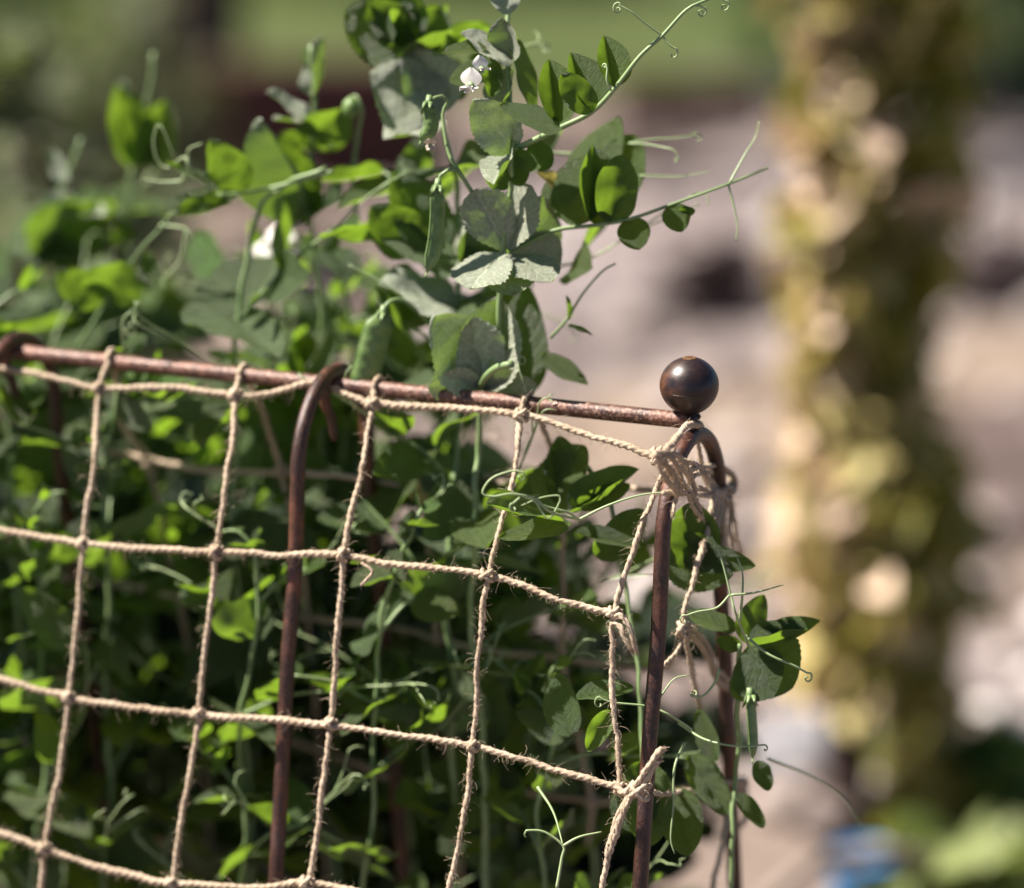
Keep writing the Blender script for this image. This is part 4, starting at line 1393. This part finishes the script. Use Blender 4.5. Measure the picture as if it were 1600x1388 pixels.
vine(endp, [(905, 812, 2.10), (950, 790, 2.10), (1000, 774, 2.10), (1050, 768, 2.10)], 0.0008)
vine(endp, [(905, 812, 2.10), (860, 800, 2.08), (836, 780, 2.075), (800, 772, 2.07), (770, 776, 2.07), (754, 770, 2.07), (768, 748, 2.07), (800, 736, 2.07), (816, 738, 2.07)] + spiral_px(814, 744, 2.07, 7, 60, 1.1, -1), 0.0008)
vine(endp, [(836, 782, 2.075), (856, 810, 2.075), (872, 790, 2.075), (874, 775, 2.075), (845, 778, 2.075), (815, 790, 2.075)], 0.0006)
vine(endp, [(812, 778, 2.07), (800, 788, 2.068)] + spiral_px(802, 793, 2.068, 8, 120, 1.6), 0.0006)
vine(endp, [(905, 812, 2.10), (885, 800, 2.09), (850, 790, 2.085), (800, 768, 2.07)], 0.0007)
vine(endp, [(870, 1388, 2.10), (878, 1340, 2.10), (880, 1322, 2.10), (850, 1300, 2.10), (822, 1298, 2.10)] + spiral_px(822, 1304, 2.1, 6, 90, 0.8), 0.0008)
vine(endp, [(880, 1322, 2.10), (905, 1308, 2.10), (940, 1300, 2.10)], 0.0008)
vine(endp, [(840, 1230, 2.12), (865, 1270, 2.11), (880, 1322, 2.10)], 0.0008)
# ------------------------------------------------------------------ background
def ground_mat(name, stops, scale, rough=0.9, bump=0.6, bd=0.02, sc=None):
    k = N(name)
    a = k.noise(scale, 6, 0.6, sc=sc)
    b = k.noise(scale * 14, 4, 0.6)
    col = k.ramp(a, stops)
    col = k.mix(k.math('MULTIPLY', b, 0.35), col, [c * 0.55 for c in stops[0][1]])
    return k.done(k.bsdf(col, rough, 0.25, 0.0, k.bump(k.math('ADD', a, k.math('MULTIPLY', b, 0.5)), bump, bd)))


M['earth'] = ground_mat('dry earth', [(0.3, (0.076, 0.054, 0.044)), (0.62, (0.209, 0.162, 0.136))], 2.6)
M['path'] = ground_mat('pale grit path', [(0.3, (0.121, 0.095, 0.090)), (0.64, (0.266, 0.225, 0.218))], 2.4)
M['lawn'] = ground_mat('lawn', [(0.3, (0.034, 0.052, 0.011)), (0.7, (0.073, 0.092, 0.025))], 1.3)
M['timber'] = simple('dark timber', (0.034, 0.013, 0.012), (0.090, 0.034, 0.028), 14, 0.8, 0.3, 0.5, 0.004, sc=(1, 6, 6))
M['bark'] = simple('bark', (0.038, 0.024, 0.022), (0.090, 0.060, 0.053), 30, 0.9, 0.2, 0.8, 0.01, sc=(3, 3, 0.6))
M['stone'] = simple('pale stone', (0.15, 0.145, 0.155), (0.24, 0.235, 0.25), 9, 0.8, 0.3, 0.5, 0.01)
M['greystone'] = simple('grey stone', (0.115, 0.097, 0.094), (0.216, 0.187, 0.180), 9, 0.85, 0.3, 0.5, 0.01)
M['darkpot'] = simple('black pot', (0.018, 0.014, 0.014), (0.035, 0.027, 0.026), 20, 0.6, 0.3, 0.2, 0.003)
M['blue'] = simple('blue plastic', (0.025, 0.16, 0.36), (0.04, 0.21, 0.44), 18, 0.5, 0.5, 0.15, 0.002)
M['greytwig'] = simple('grey twig', (0.16, 0.12, 0.10), (0.30, 0.24, 0.20), 60, 0.9, 0.2, 0.6, 0.002)

# ground, path and lawn sheets
def sheet(name, pts, z, mat):
    m = MB()
    m.add([V3((x, y, z)) for x, y in pts], [tuple(range(len(pts)))])
    return tag(m.build(name, mat, None, False), kind='structure')


sheet('ground', [(-60, -20), (60, -20), (60, 120), (-60, 120)], 0.0, M['earth'])
def wavy(xs, ys):
    return list(zip(xs, ys))
gy = lambda py: ground_at(800, py).y
sheet('lawn', [(-40, gy(150)), (40, gy(150)), (40, 100), (-40, 100)], 0.004, M['lawn'])
g = lambda px, py: tuple(ground_at(px, py)[:2])
sheet('path', [g(620, 660), g(1230, 600), g(1700, 500), g(1800, 205), g(1190, 195), g(940, 190), g(600, 330)], 0.004, M['path'])
sheet('path', [g(1180, 1060), g(1400, 1010), g(1900, 960), g(1900, 1180), g(1400, 1190), g(1200, 1180)], 0.004, M['path'])
M['sand'] = ground_mat('sandy path', [(0.3, (0.165, 0.121, 0.089)), (0.65, (0.273, 0.212, 0.165))], 2.0)
sheet('path', [g(740, 800), g(1250, 730), g(1900, 640), g(1900, 520), g(1500, 520), g(1000, 600), g(700, 680)], 0.008, M['sand'])


M['ground_patch'] = ground_mat('dark soil', [(0.35, (0.055, 0.038, 0.034)), (0.65, (0.13, 0.095, 0.085))], 4.0)  # browner, darker ground than the path
sheet('ground_patch', [g(1170, 760), g(1330, 700), g(1480, 640), g(1900, 630), g(1900, 840), g(1500, 850), g(1330, 900), g(1190, 890)], 0.012, M['ground_patch'])
sheet('ground_patch', [g(640, 330), g(780, 285), g(1010, 262), g(1190, 215), g(1190, 205), g(600, 215)], 0.012, M['ground_patch'])


def pebbles(n, seed):
    rng = random.Random(seed)
    m = MB()
    for _ in range(n):
        c = ground_at(rng.uniform(380, 1650), rng.uniform(190, 1330))
        r = 0.008 + 0.03 * rng.random() ** 3
        vs = []
        for i in range(5):
            th = math.pi * i / 4
            for j in range(7):
                a = 2 * math.pi * j / 7
                d = V3((math.sin(th) * math.cos(a), math.sin(th) * math.sin(a), math.cos(th) * 0.65))
                vs.append(c + d * r * (1 + 0.3 * mnoise.noise(d * 2 + c * 31)) + V3((0, 0, r * 0.45)))
        fs = [(i * 7 + j, (i + 1) * 7 + j, (i + 1) * 7 + (j + 1) % 7, i * 7 + (j + 1) % 7) for i in range(4) for j in range(7)]
        k = rng.random()
        m.add(vs, fs, [(k, k)] * len(vs))
    return tag(m.build('gravel', M['gravel']), kind='stuff')


def gravel_mat():
    k = N('loose gravel')
    uv = k.n('ShaderNodeUVMap')
    sp = k.n('ShaderNodeSeparateXYZ')
    k.l(uv.outputs['UV'], sp.inputs[0])
    col = k.ramp(sp.outputs['X'], [(0.0, (0.07, 0.05, 0.045)), (0.4, (0.20, 0.155, 0.14)), (0.8, (0.34, 0.28, 0.25)), (1.0, (0.60, 0.56, 0.54))])
    return k.done(k.bsdf(col, 0.7, 0.4, 0.0, k.bump(k.noise(60), 0.5, 0.004)))


M['gravel'] = gravel_mat()
pebbles(900, 4)


def stone(label, c, r, sx=1.0, sz=0.6, seed=0, mat='stone', group=None):
    m = MB()
    vs, fs = [], []
    nu, nv = 14, 20
    for i in range(nu + 1):
        th = math.pi * i / nu
        for j in range(nv):
            a = 2 * math.pi * j / nv
            d = V3((math.sin(th) * math.cos(a), math.sin(th) * math.sin(a), math.cos(th)))
            k = r * (1 + 0.28 * mnoise.noise(d * 1.6 + V3((seed, 0, 0))) + 0.1 * mnoise.noise(d * 4 + V3((seed, 3, 0))))
            vs.append(V3((d.x * k * sx, d.y * k, max(-0.15 * r, d.z * k * sz))) + c + V3((0, 0, r * sz * 0.12)))
    for i in range(nu):
        for j in range(nv):
            j2 = (j + 1) % nv
            fs.append((i * nv + j, (i + 1) * nv + j, (i + 1) * nv + j2, i * nv + j2))
    m.add(vs, fs)
    return tag(m.build('stone', M[mat]), label, 'stone', group)


stone('pale bluish stone lying at the lawn edge behind the timber board', ground_at(1130, 165), 0.085, 1.5, 0.5, 1)
stone('white stone on the ground left of the climber foot', ground_at(1285, 1190), 0.062, 1.25, 0.8, 2)
stone('small white stone at the right picture edge', ground_at(1596, 1150), 0.02, 1.2, 0.8, 3)
stone('grey flat stone in the path right of the tall pea plant', ground_at(960, 500), 0.07, 1.7, 0.35, 4, 'greystone')
stone('grey stone beside the black pot on the path', ground_at(1010, 590), 0.055, 1.8, 0.35, 5, 'greystone')


def board(label, a, b, h, th, mat='timber'):
    a, b = V3((*a, 0)), V3((*b, 0))
    d = (b - a).normalized()
    n = V3((-d.y, d.x, 0)) * th * 0.5
    bmv = [a - n, b - n, b + n, a + n]
    vs = [p for p in bmv] + [p + V3((0, 0, h)) for p in bmv]
    m = MB()
    m.add(vs, [(0, 3, 2, 1), (4, 5, 6, 7), (0, 1, 5, 4), (1, 2, 6, 5), (2, 3, 7, 6), (3, 0, 4, 7)])
    o = m.build('timber_edging', M[mat], None, False)
    bv = o.modifiers.new('bevel', 'BEVEL'); bv.width = 0.008; bv.segments = 2
    return tag(o, label, 'edging')


board('dark reddish timber edging board behind the left plants', g(160, 300), g(690, 290), 0.21, 0.05)
board('brown timber edging board along the lawn, right of the tall pea plant', g(960, 205), g(1200, 200), 0.09, 0.05)


def pot(label, c, r, h, mat='darkpot', name='flower_pot', cat='pot', rim=None):
    t = thing(name, label, cat, c)
    m = MB()
    lathe(m, c, [(r * 0.72, 0.0), (r * 0.8, h * 0.3), (r * 0.95, h * 0.9), (r, h), (r * 0.92, h), (r * 0.86, h * 0.85), (r * 0.8, h * 0.84)], 32)
    b = m.build('body', M[mat], t)
    m = MB()
    pts = [c + V3((math.cos(2 * math.pi * k / 32) * r * 1.0, math.sin(2 * math.pi * k / 32) * r * 1.0, h * 0.96)) for k in range(33)]
    tube(m, pts, lambda q: r * 0.07, 8, False)
    m.build('rim', M[rim or mat], t)
    return t




def leafcloud(mb, fn, n, size, rng, wr=0.6, up=0.4):
    """many leaf blades; fn(rng) -> centre and outward direction"""
    for _ in range(n):
        c, o = fn(rng)
        s = size * rng.uniform(0.6, 1.3)
        y = (o + rv(rng, 0.8) + V3((0, 0, -0.2))).normalized()
        z = (o * 0.6 + V3((0, 0, up)) + rv(rng, 0.7))
        z = (z - y * z.dot(y)).normalized()
        x = y.cross(z)
        w = s * wr * 0.5
        vs, uv = [], []
        prof = [(0, 0.05), (0.22, 0.8), (0.5, 1.0), (0.78, 0.7), (1.0, 0.04)]
        for t, k in prof:
            for v in (-1, 0, 1):
                vs.append(c + y * (s * (t - 0.3)) + x * (w * k * v) + z * (abs(v) * w * 0.3 * k - 0.25 * s * t * t))
                uv.append((t, v))
        fs = []
        for i in range(4):
            for j in range(2):
                q = i * 3 + j
                fs.append((q, q + 1, q + 4, q + 3))
        mb.add(vs, fs, uv)


def bush(name, label, cat, c, r, h, n, size, mat, seed, group=None, stems=4, wr=0.55, clumps=9):
    rng = random.Random(seed)
    t = thing(name, label, cat, c, group)
    cl = []
    for k in range(clumps):
        a = rng.uniform(0, 6.28)
        q = rng.uniform(0.1, 0.75) * r
        cl.append((c + V3((math.cos(a) * q, math.sin(a) * q, h * rng.uniform(0.3, 0.85))), rng.uniform(0.25, 0.5) * r))
    for k in range(stems):
        e = cl[k % clumps][0]
        m = MB()
        tube(m, catmull([c + rv(rng, 0.01), c.lerp(e, 0.5) + rv(rng, 0.03), e], 0.03), stem_radius(0.010, 0.004), 7)
        m.build('stem', M['greytwig'], t)
    def fn(rg):
        p, q = rg.choice(cl)
        d = rv(rg).normalized()
        return p + V3((d.x * q, d.y * q, d.z * q * 1.1)) * rg.uniform(0.5, 1.0), d
    m = MB()
    leafcloud(m, fn, n, size, rng, wr)
    m.build('foliage', M[mat], t)
    return t


bush('leafy_plant', 'low dark purple plant growing in the pale path right of the pea plants', 'plant', ground_at(1112, 500), 0.105, 0.085, 150, 0.060, 'purple_leaf', 31, None, 4, 0.6, 8)
bush('leafy_plant', 'low dark purple plant right of the leafy climber column', 'plant', ground_at(1545, 490), 0.085, 0.10, 150, 0.055, 'purple_leaf', 32, None, 4, 0.6, 7)
# tall climber column on its stake; its pale leaves paint in sunlight
CB = ground_at(1320, 1290)
t = thing('climbing_plant', 'tall blurred column of olive and dry tan leaves, the tan painting in sunlight, climbing a dark stake', 'climbing plant', CB)
m = MB()
tube(m, catmull([CB, CB + V3((0.004, 0, 0.5)), CB + V3((0.012, 0, 1.1)), CB + V3((0.02, 0, 1.7))], 0.04), lambda q: 0.022 - 0.006 * q, 12)
m.build('stake', M['bark'], t)
rngc = random.Random(77)
def colm(rg, mean, spread):
    a = rg.gauss(mean, spread)
    d = V3((math.cos(a), math.sin(a), 0))
    z = rg.uniform(0.02 if d.x > 0.2 else 0.13, 1.62)
    wd = 0.054 + 0.012 * math.sin(z * 9) + 0.010 * math.sin(z * 23 + 1) + 0.024 * min(1, max(0, (z - 0.25) / 0.9))
    rr = wd * rg.uniform(0.5, 1.0) * (1.25 if rg.random() < 0.15 else 1.0)
    cx = CB + V3((0.000 + 0.010 * (z < 0.4) + 0.012 * math.sin(z * 4) + 0.01 * math.sin(z * 11), 0, z))
    return cx + V3((d.x * rr * 1.15, d.y * rr, 0)), d
m = MB(); leafcloud(m, lambda rg: colm(rg, 0.0, 1.15), 1150, 0.042, rngc, 0.7, 0.2)
m.build('foliage', M['olive_leaf'], t)
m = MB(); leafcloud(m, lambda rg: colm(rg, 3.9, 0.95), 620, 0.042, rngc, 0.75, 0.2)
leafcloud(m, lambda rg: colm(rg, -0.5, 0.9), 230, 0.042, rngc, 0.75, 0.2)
m.build('dry_sunlit_foliage', M['straw_leaf'], t)  # dry tan leaves, gathered to paint light onto the column
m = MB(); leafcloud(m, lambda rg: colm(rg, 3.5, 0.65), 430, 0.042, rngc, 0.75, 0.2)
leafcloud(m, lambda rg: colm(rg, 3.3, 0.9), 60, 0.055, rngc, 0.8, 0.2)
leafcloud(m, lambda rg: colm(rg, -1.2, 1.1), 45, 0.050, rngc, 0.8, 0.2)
m.build('sun_painted_foliage', M['sunlit_leaf'], t)  # cream leaves paint the sunlit left side and its bright spots

# leafy plants at the bottom right, blue tub
bush('leafy_plant', 'pale lime leafy plant in the bottom right corner', 'plant', ground_at(1530, 1500), 0.09, 0.10, 190, 0.075, 'lime_leaf', 5, None, 4, 0.7, 7)
bush('leafy_plant', 'mid green leafy plant just above the lime one at the climber foot', 'plant', ground_at(1535, 1290), 0.06, 0.07, 160, 0.06, 'mid_leaf', 6, None, 4, 0.6, 6)
BT = ground_at(1350, 1478)
pot('blue plastic tub with a pale rim at the bottom edge', BT, 0.033, 0.085, 'blue', 'plastic_tub', 'tub', 'stone')
m = MB()
p0 = at(1190, 1400, 3.0)
tube(m, catmull([V3((p0.x - .15, p0.y, 0.0)), at(1240, 1372, 3.1), at(1300, 1345, 3.15), at(1420, 1338, 3.2), V3((*g(1560, 1400), 0.0))], 0.02), lambda q: 0.008, 8)
tag(m.build('fallen_branch', M['greytwig']), 'grey bent twig lying over the blue tub', 'branch')

# trunk and bushes at the top left, far plants
m = MB()
TR = ground_at(305, 262)
tr = thing('tree', 'dark purple brown tree trunk at the top left above the timber board', 'tree', TR)
tube(m, catmull([TR, TR + V3((0.01, 0, .6)), TR + V3((-.02, 0, 1.4)), TR + V3((.02, 0, 2.4))], 0.08), lambda q: 0.085 - 0.03 * q, 14)
m.build('trunk', M['bark'], tr)
m = MB()
tube(m, catmull([TR + V3((0, 0, 2.0)), TR + V3((.3, 0.1, 2.6)), TR + V3((.7, .2, 3.0))], 0.08), lambda q: 0.04 - 0.02 * q, 8)
m.build('limb', M['bark'], tr)
m = MB()
leafcloud(m, lambda rg: ((lambda d: (TR + V3((.2, .1, 3.0)) + d * rg.uniform(.5, 1.0), d))(rv(rg).normalized())), 900, 0.10, random.Random(8), 0.6)
m.build('crown', M['dark_leaf'], tr)
bg_ = 'plants behind the trellis at the left'
bush('leafy_plant', 'grey green bushy plant at the top left picture corner', 'plant', ydist(60, 420, 1.5) * 1.0 - V3((0, 0, ydist(60, 420, 1.5).z)), 0.17, 0.86, 520, 0.05, 'grey_leaf', 12, bg_, 6, 0.45, 16)
bush('leafy_plant', 'dull green bushy plant beside the tree trunk at the top left', 'plant', ground_at(190, 420), 0.20, 0.50, 420, 0.06, 'grey_leaf', 13, bg_, 6, 0.45, 14)
bush('leafy_plant', 'grey green plant low behind the left end of the rail', 'plant', ground_at(60, 700), 0.25, 0.32, 420, 0.055, 'grey_leaf', 14, bg_, 6, 0.45, 12)
bush('leafy_plant', 'dark bushy plant far behind the left hoop', 'plant', ground_at(60, 190), 0.42, 0.7, 520, 0.09, 'dark_leaf', 15, bg_, 6, 0.5, 14)
fg = 'bushes at the far side of the lawn'
bush('bush', 'bright green bush far behind the tall pea plant', 'bush', ground_at(620, -60), 0.9, 0.7, 900, 0.12, 'lime_leaf', 16, fg, 6, 0.5, 14)
bush('bush', 'green bush at the far right behind the climber column', 'bush', ground_at(1570, 150), 0.55, 0.8, 900, 0.10, 'dark_leaf', 17, fg, 6, 0.5, 14)
# ------------------------------------------------------------------ light, camera
w = bpy.data.worlds.new('World')
S.world = w
w.use_nodes = True
nt = w.node_tree
bgn = nt.nodes['Background']
sky = nt.nodes.new('ShaderNodeTexSky')
sky.sky_type = 'NISHITA'
sky.sun_disc = False
sky.air_density = 0.4
sky.dust_density = 0.3
sky.ozone_density = 0.6
sky.sun_elevation = math.asin(SUN.z)
sky.sun_rotation = math.atan2(SUN.x, SUN.y)
nt.links.new(sky.outputs['Color'], bgn.inputs['Color'])
bgn.inputs['Strength'].default_value = 0.05
sl = bpy.data.lights.new('sun', 'SUN')
sl.energy = 5.0
sl.angle = rad(0.53)
sl.color = (1.0, 0.93, 0.84)
so = bpy.data.objects.new('sun', sl)
COL.objects.link(so)
so.rotation_euler = SUN.to_track_quat('Z', 'Y').to_euler()
so.location = (-2, 1, 4)

cd = bpy.data.cameras.new('camera')
cd.sensor_width = 36
cd.lens = 135
cd.clip_start = 0.05
cd.clip_end = 400
cd.dof.use_dof = True
cd.dof.focus_distance = 2.108
cd.dof.aperture_fstop = 2.35
cd.dof.aperture_blades = 0
co = bpy.data.objects.new('camera', cd)
COL.objects.link(co)
co.location = CAM
co.rotation_euler = (math.pi / 2 - PITCH, 0, 0)
S.camera = co
S.cycles.diffuse_bounces = 2
S.cycles.transmission_bounces = 3
vs_ = S.view_settings
vs_.view_transform = 'Standard'
vs_.look = 'None'
vs_.exposure = 1.5
vs_.gamma = 1.0
